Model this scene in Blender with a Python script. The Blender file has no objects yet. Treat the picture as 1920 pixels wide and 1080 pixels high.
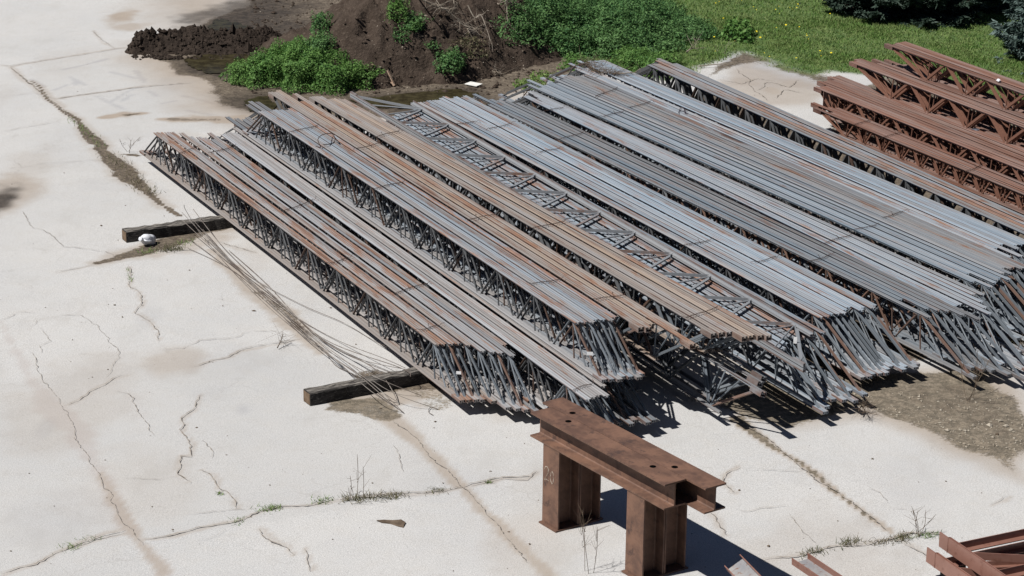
import bpy, bmesh, math, random
import numpy as np
from mathutils import Matrix, Vector, Euler
R = math.radians
rnd = random.Random(7)
rng = np.random.default_rng(11)
scene = bpy.context.scene
COL = scene.collection

# ------------------------------------------------------------------ camera
F_PX, PITCH, ROLL, CAM_H = 4700.0, R(19.07737), R(0.72566), 13.5
cam_d = bpy.data.cameras.new('camera'); cam = bpy.data.objects.new('camera', cam_d); COL.objects.link(cam)
cam_d.sensor_width = 36; cam_d.lens = F_PX / 1920 * 36; cam_d.clip_end = 3000; cam_d.clip_start = 0.5
cam.matrix_world = Matrix.Translation((0, 0, CAM_H)) @ Matrix.Rotation(R(90) - PITCH, 4, 'X') @ Matrix.Rotation(ROLL, 4, 'Z')
scene.camera = cam
_fw = np.array([0, math.cos(PITCH), -math.sin(PITCH)]); _up = np.array([0, math.sin(PITCH), math.cos(PITCH)])

def at(px, py, z=0.0):
    """the point of the plane at height z that the photograph shows at pixel (px, py)"""
    a, b = px - 960, py - 540
    c, s = math.cos(-ROLL), math.sin(-ROLL)
    a, b = c * a - s * b, s * a + c * b
    d = _fw * F_PX + np.array([a, 0, 0]) - _up * b
    p = np.array([0, 0, CAM_H]) + (z - CAM_H) / d[2] * d
    return Vector((float(p[0]), float(p[1]), float(p[2])))

# yard axes: s runs along the joists (towards the viewer), t across them (to the right and away)
H0 = R(-26.6)
AX = Vector((-math.sin(H0), -math.cos(H0), 0)); TX = Vector((math.cos(H0), -math.sin(H0), 0))
def ST(s, t, z=0.0):
    p = AX * s + TX * t
    return Vector((p.x, p.y, z))
YAW = math.atan2(AX.y, AX.x)

# ------------------------------------------------------------------ light
SUN_AZ, SUN_EL = R(64.0), R(54.5)          # azimuth the light travels towards, from +Y to +X
wd = bpy.data.worlds.new('World'); scene.world = wd; wd.use_nodes = True
nt = wd.node_tree; nt.nodes.clear()
o = nt.nodes.new('ShaderNodeOutputWorld'); bg = nt.nodes.new('ShaderNodeBackground'); sk = nt.nodes.new('ShaderNodeTexSky')
sk.sky_type = 'NISHITA'; sk.sun_disc = False; sk.air_density = .42; sk.dust_density = .2; sk.ozone_density = 1.2; sk.sun_elevation = SUN_EL; sk.sun_rotation = SUN_AZ + math.pi
bg.inputs[1].default_value = 0.05
nt.links.new(sk.outputs[0], bg.inputs[0]); nt.links.new(bg.outputs[0], o.inputs[0])
sl = bpy.data.lights.new('sun', 'SUN'); sl.energy = 5.0; sl.angle = R(0.5); sl.color = (1.0, 0.972, 0.935)
sun = bpy.data.objects.new('sun', sl); COL.objects.link(sun)
ldir = Vector((math.sin(SUN_AZ) * math.cos(SUN_EL), math.cos(SUN_AZ) * math.cos(SUN_EL), -math.sin(SUN_EL)))
sun.rotation_euler = ldir.to_track_quat('-Z', 'Y').to_euler(); sun.location = (-20, 10, 40)
scene.view_settings.view_transform = 'Standard'; scene.view_settings.look = 'None'
scene.view_settings.exposure = 0.26; scene.view_settings.gamma = 1

# ------------------------------------------------------------------ helpers
def tag(o, label=None, cat=None, group=None, kind=None):
    if label: o['label'] = label
    if cat: o['category'] = cat
    if group: o['group'] = group
    if kind: o['kind'] = kind
    return o
def empty(name, loc, rot=(0, 0, 0)):
    o = bpy.data.objects.new(name, None); o.empty_display_size = 0.2
    COL.objects.link(o); o.location = loc; o.rotation_euler = rot
    return o
class MB:
    def __init__(self): self.v = []; self.f = []
    def add(self, vs, fs):
        n = len(self.v); self.v += [tuple(v) for v in vs]; self.f += [tuple(i + n for i in f) for f in fs]
    def box(self, x0, x1, y0, y1, z0, z1, M=None):
        vs = [Vector((x, y, z)) for x in (x0, x1) for y in (y0, y1) for z in (z0, z1)]
        if M: vs = [M @ v for v in vs]
        self.add(vs, [(0, 1, 3, 2), (4, 6, 7, 5), (0, 4, 5, 1), (2, 3, 7, 6), (0, 2, 6, 4), (1, 5, 7, 3)])
    def prism(self, prof, x0, x1, nseg=1, bow=None):
        """extrude a closed (y,z) profile along x; bow(x)->(dy,dz)"""
        n = len(prof); vs = []; fs = []
        for k in range(nseg + 1):
            x = x0 + (x1 - x0) * k / nseg
            dy, dz = bow(x) if bow else (0, 0)
            vs += [(x, y + dy, z + dz) for y, z in prof]
        for k in range(nseg):
            for i in range(n):
                j = (i + 1) % n
                fs.append((k * n + i, k * n + j, (k + 1) * n + j, (k + 1) * n + i))
        fs.append(tuple(reversed(range(n)))); fs.append(tuple(nseg * n + i for i in range(n)))
        self.add(vs, fs)
    def tube(self, pts, rad, nside=6, cap=True):
        pts = [Vector(p) for p in pts]; rads = rad if isinstance(rad, (list, tuple)) else [rad] * len(pts)
        vs = []; fs = []; up = Vector((0, 0, 1)); prev = None
        for i, p in enumerate(pts):
            d = (pts[min(i + 1, len(pts) - 1)] - pts[max(i - 1, 0)])
            d = d.normalized() if d.length > 1e-9 else Vector((1, 0, 0))
            if prev is None:
                a = d.cross(up if abs(d.z) < .9 else Vector((1, 0, 0))).normalized()
            else:
                a = prev - d * prev.dot(d); a = a.normalized() if a.length > 1e-6 else d.orthogonal().normalized()
            prev = a; b = d.cross(a)
            for k in range(nside):
                an = 2 * math.pi * k / nside
                vs.append(p + (a * math.cos(an) + b * math.sin(an)) * rads[i])
        for i in range(len(pts) - 1):
            for k in range(nside):
                j = (k + 1) % nside
                fs.append((i * nside + k, i * nside + j, (i + 1) * nside + j, (i + 1) * nside + k))
        if cap:
            fs.append(tuple(reversed(range(nside)))); fs.append(tuple((len(pts) - 1) * nside + k for k in range(nside)))
        self.add(vs, fs)
    def mesh(self, name, m, smooth=False):
        me = bpy.data.meshes.new(name); me.from_pydata(self.v, [], self.f); me.validate(); me.update()
        bm = bmesh.new(); bm.from_mesh(me); bmesh.ops.recalc_face_normals(bm, faces=bm.faces); bm.to_mesh(me); bm.free()
        if smooth: me.polygons.foreach_set('use_smooth', [True] * len(me.polygons))
        me.materials.append(m); return me
    def build(self, name, m, parent=None, smooth=False):
        o = bpy.data.objects.new(name, self.mesh(name, m, smooth)); COL.objects.link(o)
        if parent: o.parent = parent
        return o
def link(me, name, parent=None):
    o = bpy.data.objects.new(name, me); COL.objects.link(o)
    if parent: o.parent = parent
    return o

_lat = rng.random((256, 256))
def vnoise(x, y):
    xi = np.floor(x).astype(int); yi = np.floor(y).astype(int); fx = x - xi; fy = y - yi
    fx = fx * fx * (3 - 2 * fx); fy = fy * fy * (3 - 2 * fy)
    g = lambda a, b: _lat[a % 256, b % 256]
    return (g(xi, yi) * (1 - fx) + g(xi + 1, yi) * fx) * (1 - fy) + (g(xi, yi + 1) * (1 - fx) + g(xi + 1, yi + 1) * fx) * fy
def fbm(x, y, oct=4, f=1.0):
    r = 0; a = .5
    for k in range(oct):
        r = r + a * vnoise(x * f + 17.3 * k, y * f + 5.1 * k); a *= .5; f *= 2.03
    return r
def seg_dist(X, Y, pts, widths=None):
    """distance to a polyline, divided by the width there when widths are given"""
    best = np.full(X.shape, 1e9)
    for i in range(len(pts) - 1):
        ax, ay = pts[i][0], pts[i][1]; bx, by = pts[i + 1][0], pts[i + 1][1]
        dx, dy = bx - ax, by - ay; L = dx * dx + dy * dy + 1e-12
        t = np.clip(((X - ax) * dx + (Y - ay) * dy) / L, 0, 1)
        d = np.hypot(X - ax - t * dx, Y - ay - t * dy)
        if widths is not None: d = d / (widths[i] + (widths[i + 1] - widths[i]) * t)
        best = np.minimum(best, d)
    return best
def poly_sd(X, Y, pts):
    """signed distance to a polygon, positive inside"""
    d = seg_dist(X, Y, list(pts) + [pts[0]]); ins = np.zeros(X.shape, bool)
    n = len(pts)
    for i in range(n):
        ax, ay = pts[i][0], pts[i][1]; bx, by = pts[(i + 1) % n][0], pts[(i + 1) % n][1]
        c = ((ay > Y) != (by > Y)) & (X < (bx - ax) * (Y - ay) / (by - ay + 1e-12) + ax)
        ins ^= c
    return np.where(ins, d, -d)
def sstep(e0, e1, x):
    t = np.clip((x - e0) / (e1 - e0), 0, 1); return t * t * (3 - 2 * t)
def W(pts, z=0.0): return [at(x, y, z) for x, y in pts]

# ------------------------------------------------------------------ materials
def newmat(name):
    m = bpy.data.materials.new(name); m.use_nodes = True
    return m, m.node_tree, m.node_tree.nodes['Principled BSDF']
class N:
    def __init__(s, nt): s.t = nt
    def n(s, typ, **kw):
        x = s.t.nodes.new(typ)
        for k, v in kw.items(): setattr(x, k, v)
        return x
    def l(s, a, b): s.t.links.new(a, b)
    def setv(s, inp, v):
        if isinstance(v, bpy.types.NodeSocket): s.l(v, inp)
        else: inp.default_value = v
    def mix(s, fac, a, b, mode='MIX'):
        x = s.n('ShaderNodeMix', data_type='RGBA', blend_type=mode)
        s.setv(x.inputs[0], fac)
        for sock, v in ((x.inputs[6], a), (x.inputs[7], b)):
            if isinstance(v, tuple): sock.default_value = (*v, 1) if len(v) == 3 else v
            else: s.l(v, sock)
        return x.outputs[2]
    def math(s, op, a, b=0.5, c=0.5, clamp=False):
        x = s.n('ShaderNodeMath', operation=op, use_clamp=clamp)
        s.setv(x.inputs[0], a); s.setv(x.inputs[1], b)
        if op in ('MULTIPLY_ADD', 'SMOOTH_MIN'): s.setv(x.inputs[2], c)
        return x.outputs[0]
    def noise(s, vec, scale, detail=4, rough=.55, dist=0):
        x = s.n('ShaderNodeTexNoise'); s.l(vec, x.inputs['Vector'])
        x.inputs['Scale'].default_value = scale; x.inputs['Detail'].default_value = detail
        x.inputs['Roughness'].default_value = rough; x.inputs['Distortion'].default_value = dist
        return x.outputs['Fac']
    def ramp(s, f, e0, e1):
        x = s.n('ShaderNodeMapRange'); x.interpolation_type = 'SMOOTHSTEP'
        s.l(f, x.inputs[0]); s.setv(x.inputs[1], e0); s.setv(x.inputs[2], e1)
        return x.outputs[0]
    def mapping(s, vec, scale=(1, 1, 1), loc=None):
        x = s.n('ShaderNodeMapping'); s.l(vec, x.inputs[0]); x.inputs['Scale'].default_value = scale
        if loc is not None: s.l(loc, x.inputs['Location'])
        return x.outputs[0]
    def bump(s, h, strength, dist, out):
        x = s.n('ShaderNodeBump'); x.inputs['Strength'].default_value = strength; x.inputs['Distance'].default_value = dist
        s.l(h, x.inputs['Height']); s.l(x.outputs[0], out)

def joist_mat(name, streak, edge=True, red=False):
    """weathered shop-primer steel; object colour = (rust, tone, warmth)"""
    m, nt, b = newmat(name); g = N(nt)
    tc = g.n('ShaderNodeTexCoord'); oi = g.n('ShaderNodeObjectInfo')
    sep = g.n('ShaderNodeSeparateColor'); g.l(oi.outputs['Color'], sep.inputs[0])
    rust, tone, warm = sep.outputs[0], sep.outputs[1], sep.outputs[2]
    off = g.n('ShaderNodeCombineXYZ'); r100 = g.math('MULTIPLY', oi.outputs['Random'], 97.0)
    for i in range(3): g.l(r100, off.inputs[i])
    v1 = g.mapping(tc.outputs['Object'], streak, off.outputs[0])
    n1 = g.noise(v1, 1.0, 5, .62, .4)
    v2 = g.mapping(tc.outputs['Object'], (streak[0] * .45, streak[1] * .42, streak[2] * .42), off.outputs[0])
    n2 = g.noise(v2, 1.0, 3, .6)
    n3 = g.noise(g.mapping(tc.outputs['Object'], (streak[0] * 5, streak[1] * 2.4, streak[2] * 2.4), off.outputs[0]), 1.0, 4, .7)
    base = g.mix(warm, (.178, .222, .265), (.262, .20, .152))
    if red: base = g.mix(g.ramp(n1, .35, .65), (.172, .080, .054), (.228, .113, .077))
    base = g.mix(g.ramp(n2, .35, .65), base, g.mix(.35, base, (.33, .32, .31)))
    base = g.mix(g.ramp(n3, .5, .8), base, g.mix(.6, base, (.10, .10, .11)))
    # rust where the combined noise passes a threshold set by the rust amount
    ge = g.n('ShaderNodeNewGeometry'); mp = g.n('ShaderNodeMapping'); g.l(ge.outputs['Position'], mp.inputs[0]); mp.vector_type = 'POINT'; mp.inputs['Rotation'].default_value = (0, 0, -YAW)
    n4 = g.noise(g.mapping(mp.outputs[0], (1.0, 4.2, 4.2)), 1.0, 6, .66, .6)
    comb = g.math('ADD', g.math('ADD', g.math('MULTIPLY', n1, .42), g.math('MULTIPLY', n2, .16)), g.math('MULTIPLY', n4, .42))
    thr = g.math('MULTIPLY_ADD', rust, -.30, .635)
    f = g.n('ShaderNodeMapRange'); f.interpolation_type = 'SMOOTHSTEP'
    g.l(comb, f.inputs[0]); g.l(thr, f.inputs[1]); g.l(g.math('ADD', thr, .06), f.inputs[2])
    rc = g.mix(g.ramp(n3, .35, .7), (.150, .070, .040), (.30, .158, .090))
    col = g.mix(g.math('MULTIPLY', f.outputs[0], 0.0 if red else .8), base, rc)
    if edge:      # grey flange edges rust first; red ones painted dark as gap shade
        sx = g.n('ShaderNodeSeparateXYZ'); g.l(tc.outputs['Object'], sx.inputs[0])
        ay = g.math('ABSOLUTE', g.math('ABSOLUTE', sx.outputs[1], 0), 0)
        e1 = g.ramp(g.math('ADD', ay, g.math('MULTIPLY', g.math('SUBTRACT', n1, .5), .02)), .033, .046)
        col = g.mix(g.math('MULTIPLY', e1, g.math('MULTIPLY_ADD', g.ramp(n4, .38, .6), .6, .25)), col, (.07, .032, .025) if red else (.105, .056, .04))
    sc = g.n('ShaderNodeMix', data_type='RGBA', blend_type='MULTIPLY'); sc.inputs[0].default_value = 1
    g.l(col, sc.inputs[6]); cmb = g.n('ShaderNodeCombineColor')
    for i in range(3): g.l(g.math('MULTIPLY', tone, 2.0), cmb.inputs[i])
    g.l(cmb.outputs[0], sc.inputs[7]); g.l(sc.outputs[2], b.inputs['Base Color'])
    b.inputs['Roughness'].default_value = .58; b.inputs['Specular IOR Level'].default_value = .4
    g.bump(n3, .25, .004, b.inputs['Normal'])
    return m
M_CHORD = joist_mat('chord primer', (.8, 55, 55))
M_WEB = joist_mat('web primer', (14, 14, 2.2), False)
M_RCHORD = joist_mat('red oxide chord', (.9, 26, 26), True, True)

def simple(name, c1, c2, scale=8, rough=.8, spec=.3, bump=.2, c3=None, stretch=(1, 1, 1), bd=.01):
    m, nt, b = newmat(name); g = N(nt); tc = g.n('ShaderNodeTexCoord')
    v = g.mapping(tc.outputs['Object'], stretch)
    n1 = g.noise(v, scale, 6, .6); n2 = g.noise(v, scale * 4.7, 4, .65)
    c = g.mix(g.ramp(n1, .32, .68), c1, c2)
    if c3: c = g.mix(g.ramp(n2, .52, .72), c, c3)
    g.l(c, b.inputs['Base Color']); b.inputs['Roughness'].default_value = rough; b.inputs['Specular IOR Level'].default_value = spec
    if bump: g.bump(n2, bump, bd, b.inputs['Normal'])
    return m
M_TERRA = simple('red oxide primer', (.135, .064, .043), (.185, .092, .063), 1.3, .7, .25, .1, (.10, .048, .036), (.5, 14, 14))
def beam_mat():
    m, nt, b = newmat('rusted beam steel'); g = N(nt); tc = g.n('ShaderNodeTexCoord'); V = tc.outputs['Object']
    a = g.noise(g.mapping(V, (1, 1.2, 1.2)), 3.2, 7, .7, .3); c = g.noise(g.mapping(V, (6, 1.2, 1.2)), 3, 5, .6); d = g.noise(V, 26, 5, .7); e = g.noise(V, 5, 6, .7)
    col = g.mix(g.ramp(a, .35, .65), (.095, .053, .038), (.17, .093, .062)); col = g.mix(g.math('MULTIPLY', g.ramp(c, .52, .72), .3), col, (.21, .12, .078))
    col = g.mix(g.math('MULTIPLY', g.ramp(e, .55, .66), .7), col, (.052, .032, .027)); col = g.mix(g.math('MULTIPLY', g.ramp(d, .6, .74), .6), col, (.20, .105, .06))
    g.l(col, b.inputs['Base Color']); g.setv(b.inputs['Roughness'], g.math('MULTIPLY_ADD', e, .35, .45)); b.inputs['Specular IOR Level'].default_value = .35
    g.bump(g.math('ADD', d, e), .3, .006, b.inputs['Normal']); return m
M_BROWN = beam_mat()
M_OLDBROWN = simple('rusted beam steel', (.095, .048, .032), (.15, .076, .048), 2.2, .66, .3, .2, (.068, .036, .027))
M_GIRD = simple('brown girder primer', (.20, .098, .072), (.235, .122, .094), 2.0, .30, .6, .08, (.16, .072, .05))
M_TIMBER = simple('creosoted timber', (.016, .014, .013), (.05, .045, .041), 3, .85, .25, .9, (.15, .14, .125), (1.0, 12, 5), bd=.02)
_g = N(M_TIMBER.node_tree); _b = M_TIMBER.node_tree.nodes['Principled BSDF']; _ge = _g.n('ShaderNodeNewGeometry'); _sx = _g.n('ShaderNodeSeparateXYZ'); _g.l(_ge.outputs['True Normal'], _sx.inputs[0])
_tc = _g.n('ShaderNodeTexCoord'); _nn = _g.noise(_g.mapping(_tc.outputs['Object'], (.9, 14, 6)), 4, 6, .65); _old = _b.inputs['Base Color'].links[0].from_socket      # weathered grey top with dark checks
_g.l(_g.mix(_g.math('MULTIPLY', _g.ramp(_sx.outputs[2], .7, .95), _g.ramp(_nn, .42, .6)), _old, (.27, .245, .215)), _b.inputs['Base Color'])
M_TEND = simple('timber end grain', (.17, .12, .08), (.10, .065, .04), 14, .9, .2, .3)
M_WIRE = simple('rusty wire', (.035, .022, .018), (.075, .04, .028), 20, .8, .3, 0)
M_BAR = simple('rusty reinforcing bar', (.10, .075, .062), (.20, .18, .16), 1.2, .75, .3, 0, (.30, .285, .265))
M_WHITE = simple('white plastic', (.72, .73, .76), (.6, .61, .64), 6, .45, .4, .3)
M_PAPER = simple('white board', (.7, .7, .66), (.58, .57, .53), 8, .7, .3, 0)
M_CHALK = simple('pale chalk', (.42, .37, .31), (.15, .10, .07), 22, .9, .1, 0)
M_MARK = simple('dark marker', (.03, .02, .03), (.05, .03, .04), 10, .8, .2, 0)
M_HOLE_SHADE, _t, _b = newmat('painted hole shade'); _b.inputs['Base Color'].default_value = (.003, .003, .003, 1); _b.inputs['Roughness'].default_value = 1; _b.inputs['Specular IOR Level'].default_value = 0
M_STICK = simple('dead wood', (.20, .165, .125), (.33, .29, .24), 6, .9, .2, .2)
M_TWIG = simple('brown twigs', (.07, .05, .035), (.14, .105, .075), 9, .9, .2, 0)
M_CLOD = simple('dark soil', (.022, .016, .0125), (.042, .031, .024), 7, .95, .15, 1.0, (.055, .042, .033), bd=.03)
M_MOUND = simple('brown soil', (.040, .029, .022), (.066, .049, .038), 3.4, .95, .12, 1.0, (.10, .078, .06), bd=.05)
M_CRACK = simple('crack fill', (.20, .17, .14), (.36, .33, .295), 9, .95, .1, 0)
M_BARK = simple('bark', (.06, .045, .035), (.11, .085, .065), 12, .95, .1, .6)
M_TAG = simple('white tag', (.75, .75, .74), (.66, .66, .65), 8, .6, .3, 0)

def leaf_mat(name, cols, trans=.25):
    m, nt, b = newmat(name); g = N(nt); ge = g.n('ShaderNodeNewGeometry')
    cr = g.n('ShaderNodeValToRGB'); e = cr.color_ramp.elements
    while len(e) < len(cols): e.new(.5)
    for i, c in enumerate(cols): e[i].position = i / (len(cols) - 1); e[i].color = (*c, 1)
    g.l(ge.outputs['Random Per Island'], cr.inputs[0])
    tc = g.n('ShaderNodeTexCoord'); n = g.noise(tc.outputs['Object'], 1.6, 3, .6)
    c = g.mix(g.ramp(n, .35, .7), cr.outputs[0], g.mix(.55, cr.outputs[0], cols[-1]))
    g.l(c, b.inputs['Base Color']); b.inputs['Roughness'].default_value = .65; b.inputs['Specular IOR Level'].default_value = .25
    if trans:
        tr = g.n('ShaderNodeBsdfTranslucent'); g.l(c, tr.inputs[0]); ad = g.n('ShaderNodeMixShader'); ad.inputs[0].default_value = trans
        g.l(b.outputs[0], ad.inputs[1]); g.l(tr.outputs[0], ad.inputs[2])
        g.l(ad.outputs[0], nt.nodes['Material Output'].inputs[0])
    return m
M_WEED = leaf_mat('weed leaves', [(.032, .095, .022), (.065, .16, .032), (.105, .22, .048), (.15, .26, .07)])
M_WEED2 = leaf_mat('ferny weed leaves', [(.026, .082, .028), (.058, .145, .046), (.095, .20, .06), (.13, .235, .08)])
M_GRASS = leaf_mat('grass blades', [(.058, .13, .024), (.098, .195, .038), (.15, .245, .06), (.21, .25, .095)])
M_DRY = leaf_mat('dry grass', [(.10, .08, .045), (.16, .13, .08), (.21, .175, .11), (.07, .09, .035)])
M_SPRUCE = leaf_mat('spruce needles', [(.018, .035, .024), (.03, .052, .036), (.045, .07, .052)], .1)
M_BLUE = leaf_mat('blue spruce needles', [(.055, .09, .075), (.085, .125, .112), (.12, .165, .15)], .1)
M_YEL = leaf_mat('dandelion flowers', [(.6, .5, .02), (.7, .55, .03)], 0)

# ------------------------------------------------------------------ ground
GX0, GX1, GY0, GY1, GS = -13.5, 16.5, 25.5, 66.0, 0.07
nx = int((GX1 - GX0) / GS) + 1; ny = int((GY1 - GY0) / GS) + 1
gx = np.linspace(GX0, GX1, nx); gy = np.linspace(GY0, GY1, ny)
X, Y = np.meshgrid(gx, gy)
nb = fbm(X, Y, 5, .9) - .5; nf = fbm(X + 40, Y + 9, 4, 4.0) - .5
Xw = X + .5 * (fbm(X + 3, Y + 70, 3, 1.2) - .5); Yw = Y + .5 * (fbm(X + 31, Y + 7, 3, 1.2) - .5)
soil = np.zeros(X.shape); wet = np.zeros(X.shape); moss = np.zeros(X.shape); stain = np.zeros(X.shape)
grey = np.zeros(X.shape); lawn = np.zeros(X.shape); purple = np.zeros(X.shape)
def paint(ch, pts, lo, hi, amt=1.0, nz=.6):
    sd = poly_sd(Xw, Yw, W(pts)) + nz * nb
    np.maximum(ch, amt * sstep(lo, hi, sd), out=ch)
def stroke(ch, pts, widths, amt=1.0, nz=1.0, soft=.55):
    p = W(pts); w = widths if isinstance(widths, list) else [widths] * len(p); w = [q * 1.2 for q in w]
    d = seg_dist(Xw * .35 + X * .65, Yw * .35 + Y * .65, p, w) + nz * (nf * 1.2 + nb * .8)
    np.maximum(ch, amt * (1 - sstep(1 - soft, 1 + soft * .5, d)), out=ch)
def blob(ch, px, py, rx, ry, amt=1.0):
    c = at(px, py); d = np.hypot((X - c.x) / rx, (Y - c.y) / ry) + nb * 1.2 + nf * .5
    np.maximum(ch, amt * (1 - sstep(.35, 1.1, d)), out=ch)
mud_poly = [(640, -60), (500, -40), (440, 12), (400, 32), (372, 55), (385, 66), (300, 70), (248, 95), (290, 125), (350, 152), (386, 167),
            (384, 190), (430, 205), (475, 226), (560, 224), (700, 225), (900, 215), (1000, 165), (1072, 140), (1110, 60), (1110, -60)]
paint(soil, mud_poly, -.25, .45)
paint(stain, [(x - 26, y + 10) if x < 600 else (x, y) for x, y in mud_poly], -.9, .6, .85)
paint(stain, [(250, -20), (480, -20), (470, 70), (330, 62), (280, 30)], -1.2, 1.4, .75, 1.2)
for p in [(430, 45), (480, 20), (520, 60)]: blob(wet, *p, 1.4, 2.2, .8)
paint(wet, [(385, 30), (480, 5), (560, 20), (480, 78), (390, 68)], -.5, .6, .9)
paint(wet, [(300, 108), (470, 100), (480, 150), (400, 150), (330, 130)], -.3, .4, .9)
paint(wet, [(390, 180), (520, 170), (540, 225), (450, 215)], -.4, .5, .8)
paint(wet, [(640, 178), (900, 160), (930, 195), (760, 215), (640, 200)], -.4, .5, .85)
blob(stain, 232, 30, .5, 1.1, .9); blob(stain, 245, 49, .5, .5, .7); blob(stain, 275, 46, .3, .4, .5)
stroke(stain, [(190, 220), (230, 216), (275, 212)], [.1, .24, .08], .95); stroke(stain, [(300, 224), (345, 223), (410, 226), (470, 222)], [.12, .3, .25, .3], .95)
stroke(soil, [(235, 216), (262, 213)], [.14, .05], .7); stroke(soil, [(320, 223), (400, 226)], [.15, .1], .55)
# sleepers, joint with dirt and dead grass
stroke(soil, [(60, 152), (95, 190), (140, 222), (190, 280), (240, 330), (285, 368), (310, 388), (335, 405)], [.02, .04, .06, .11, .19, .08, .03, .09], .95)
stroke(stain, [(60, 152), (140, 222), (240, 330), (310, 388)], [.06, .12, .26, .16], .5)
stroke(soil, [(185, 493), (250, 478), (320, 455), (390, 425)], [.10, .16, .26, .30], .95); stroke(stain, [(185, 493), (320, 460), (400, 430)], [.2, .45, .5], .6)
stroke(soil, [(232, 290), (262, 292)], .05, .8)
stroke(soil, [(640, 735), (700, 715), (800, 718)], [.08, .3, .3], .8); stroke(stain, [(640, 760), (720, 742), (800, 730)], [.2, .45, .4], .8)
stroke(moss, [(630, 762), (690, 760), (735, 782)], [.2, .25, .14], .75); stroke(moss, [(800, 735), (830, 760)], [.3, .2], .5)
stroke(stain, [(735, 782), (788, 831), (870, 917), (927, 978), (1000, 1056), (1060, 1120)], [.14, .12, .08, .09, .1, .1], .75)
stroke(stain, [(1380, 785), (1440, 830), (1503, 876), (1576, 929), (1666, 998)], [.12, .06, .06, .05, .05], .85)
stroke(moss, [(1380, 785), (1440, 830), (1503, 876), (1576, 929), (1640, 980)], [.1, .045, .04, .03, .03], .8)
stroke(purple, [(0, 600), (65, 727), (95, 765), (130, 795), (185, 890), (230, 970), (270, 1025), (310, 1090)], [.05, .08, .16, .15, .11, .08, .1, .12], .38, 1.8)
stroke(stain, [(185, 890), (215, 940), (235, 970), (300, 1075)], [.05, .09, .08, .1], .6)
stroke(stain, [(400, 470), (470, 540), (540, 605), (600, 660)], [.12, .2, .16, .1], .75, 1.2); stroke(soil, [(480, 548), (520, 575), (570, 625)], .06, .55, 1.4)
blob(stain, 325, 680, .55, 1.0, .5); blob(grey, 455, 768, .16, .35, .4); blob(grey, 87, 800, .16, .4, .3)
blob(wet, 0, 378, .34, 1.0, .95); blob(stain, 4, 372, .7, 2.0, .7)
for _ in range(26):
    blob(stain, rnd.uniform(0, 1900), rnd.uniform(20, 1080), rnd.uniform(.3, 1.3), rnd.uniform(.4, 2.2), rnd.uniform(.10, .28))
    blob(grey, rnd.uniform(0, 1900), rnd.uniform(20, 1080), rnd.uniform(.2, .9), rnd.uniform(.3, 1.4), rnd.uniform(.08, .2))
for p in [((130, 145), (155, 160)), ((205, 135), (255, 147)), ((133, 148), (138, 160)), ((345, 180), (430, 202), (455, 206)), ((205, 194), (240, 173), (268, 163)),
          ((230, 190), (250, 178)), ((250, 132), (272, 155)), ((280, 172), (296, 181)), ((120, 131), (200, 111)), ((60, 150), (78, 163)), ((180, 180), (226, 205)),
          ((305, 195), (330, 190)), ((352, 207), (395, 216)), ((100, 168), (120, 160))]:
    q = [(x * (.5 if max(a[0] for a in p) > 500 else 1), y) for x, y in p]
    stroke(grey, q, .05, .5, .8)
# mossy dirt in front of the right-hand stacks
paint(moss, [(1270, 752), (1400, 786), (1480, 806), (1550, 792), (1620, 772), (1690, 795), (1760, 828), (1925, 900), (1925, 742), (1880, 735), (1855, 715), (1850, 690), (1600, 700), (1400, 690)], -.12, .3, .95, .35)
paint(stain, [(1270, 745), (1400, 776), (1480, 800), (1560, 790), (1640, 786), (1760, 838), (1930, 908), (1930, 742), (1850, 690), (1600, 700), (1400, 690)], -.35, .3, .8, .35)
paint(soil, [(1560, 755), (1640, 752), (1740, 790), (1925, 868), (1925, 752), (1870, 735), (1845, 700), (1700, 720)], -.1, .5, .46, .8)
# under the stacks
jA = Vector((math.sin(R(24)), -math.cos(R(24)), 0)); jT = Vector((math.cos(R(24)), math.sin(R(24)), 0)); j0 = at(870, 917)
pu = ((X - j0.x) * jT.x + (Y - j0.y) * jT.y) / 4.63; pv = ((X - j0.x) * jA.x + (Y - j0.y) * jA.y) / 6.1
tone = _lat[np.floor(pu + 64).astype(int) % 256, np.floor(pv + 32).astype(int) % 256]
under = [ST(-44.5, 14.5), ST(-44.5, 26), ST(-29.6, 26), ST(-29.6, 14.5)]
sd = poly_sd(Xw, Yw, under); np.maximum(stain, .55 * sstep(-.1, .8, sd), out=stain)
paint(soil, [(p_[0], p_[1]) for p_ in []] or [(1560, 175), (1700, 110), (1930, 180), (1930, 420), (1700, 320), (1540, 250)], -.2, .5, .8)  # concrete under the red stacks, shade painted in through the soil mask
sd = poly_sd(Xw, Yw, [ST(-44.2, 19.6), ST(-44.9, 27.7), ST(-29, 27.7), ST(-29, 19.6)]); np.maximum(soil, .95 * sstep(-.1, .6, sd), out=soil)  # dirt under the grey stack, deepened to paint in the darkness of its gaps
# lawn
lawn_poly = [(1040, -80), (2050, -80), (2050, 300), (1700, 150), (1560, 138), (1528, 149), (1440, 122), (1388, 102), (1350, 112), (1300, 135), (1235, 150), (1090, 128)]
paint(lawn, lawn_poly, -.2, .3, 1, .4)
paint(soil, [(1330, 120), (1375, 86), (1530, 136), (1600, 150), (1540, 165), (1420, 118), (1360, 140), (1290, 160)], -.2, .35, .8, .5)
paint(soil, [(1300, 150), (1345, 100), (1375, 80), (1560, 140), (1620, 165), (1530, 168), (1440, 130), (1385, 118), (1350, 150), (1380, 178)], -.3, .5, .62, .9)
paint(stain, [(1330, 160), (1380, 100), (1540, 150), (1540, 200), (1440, 200)], -.3, .4, .62, 1.2); stroke(grey, [(1390, 112), (1440, 128), (1520, 160)], .35, .7)
blob(stain, 1450, 172, .4, .6, .8); blob(stain, 1490, 160, .6, .5, .7); blob(stain, 1400, 155, .4, .7, .7); blob(grey, 1430, 150, .8, 1.2, .5)
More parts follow.
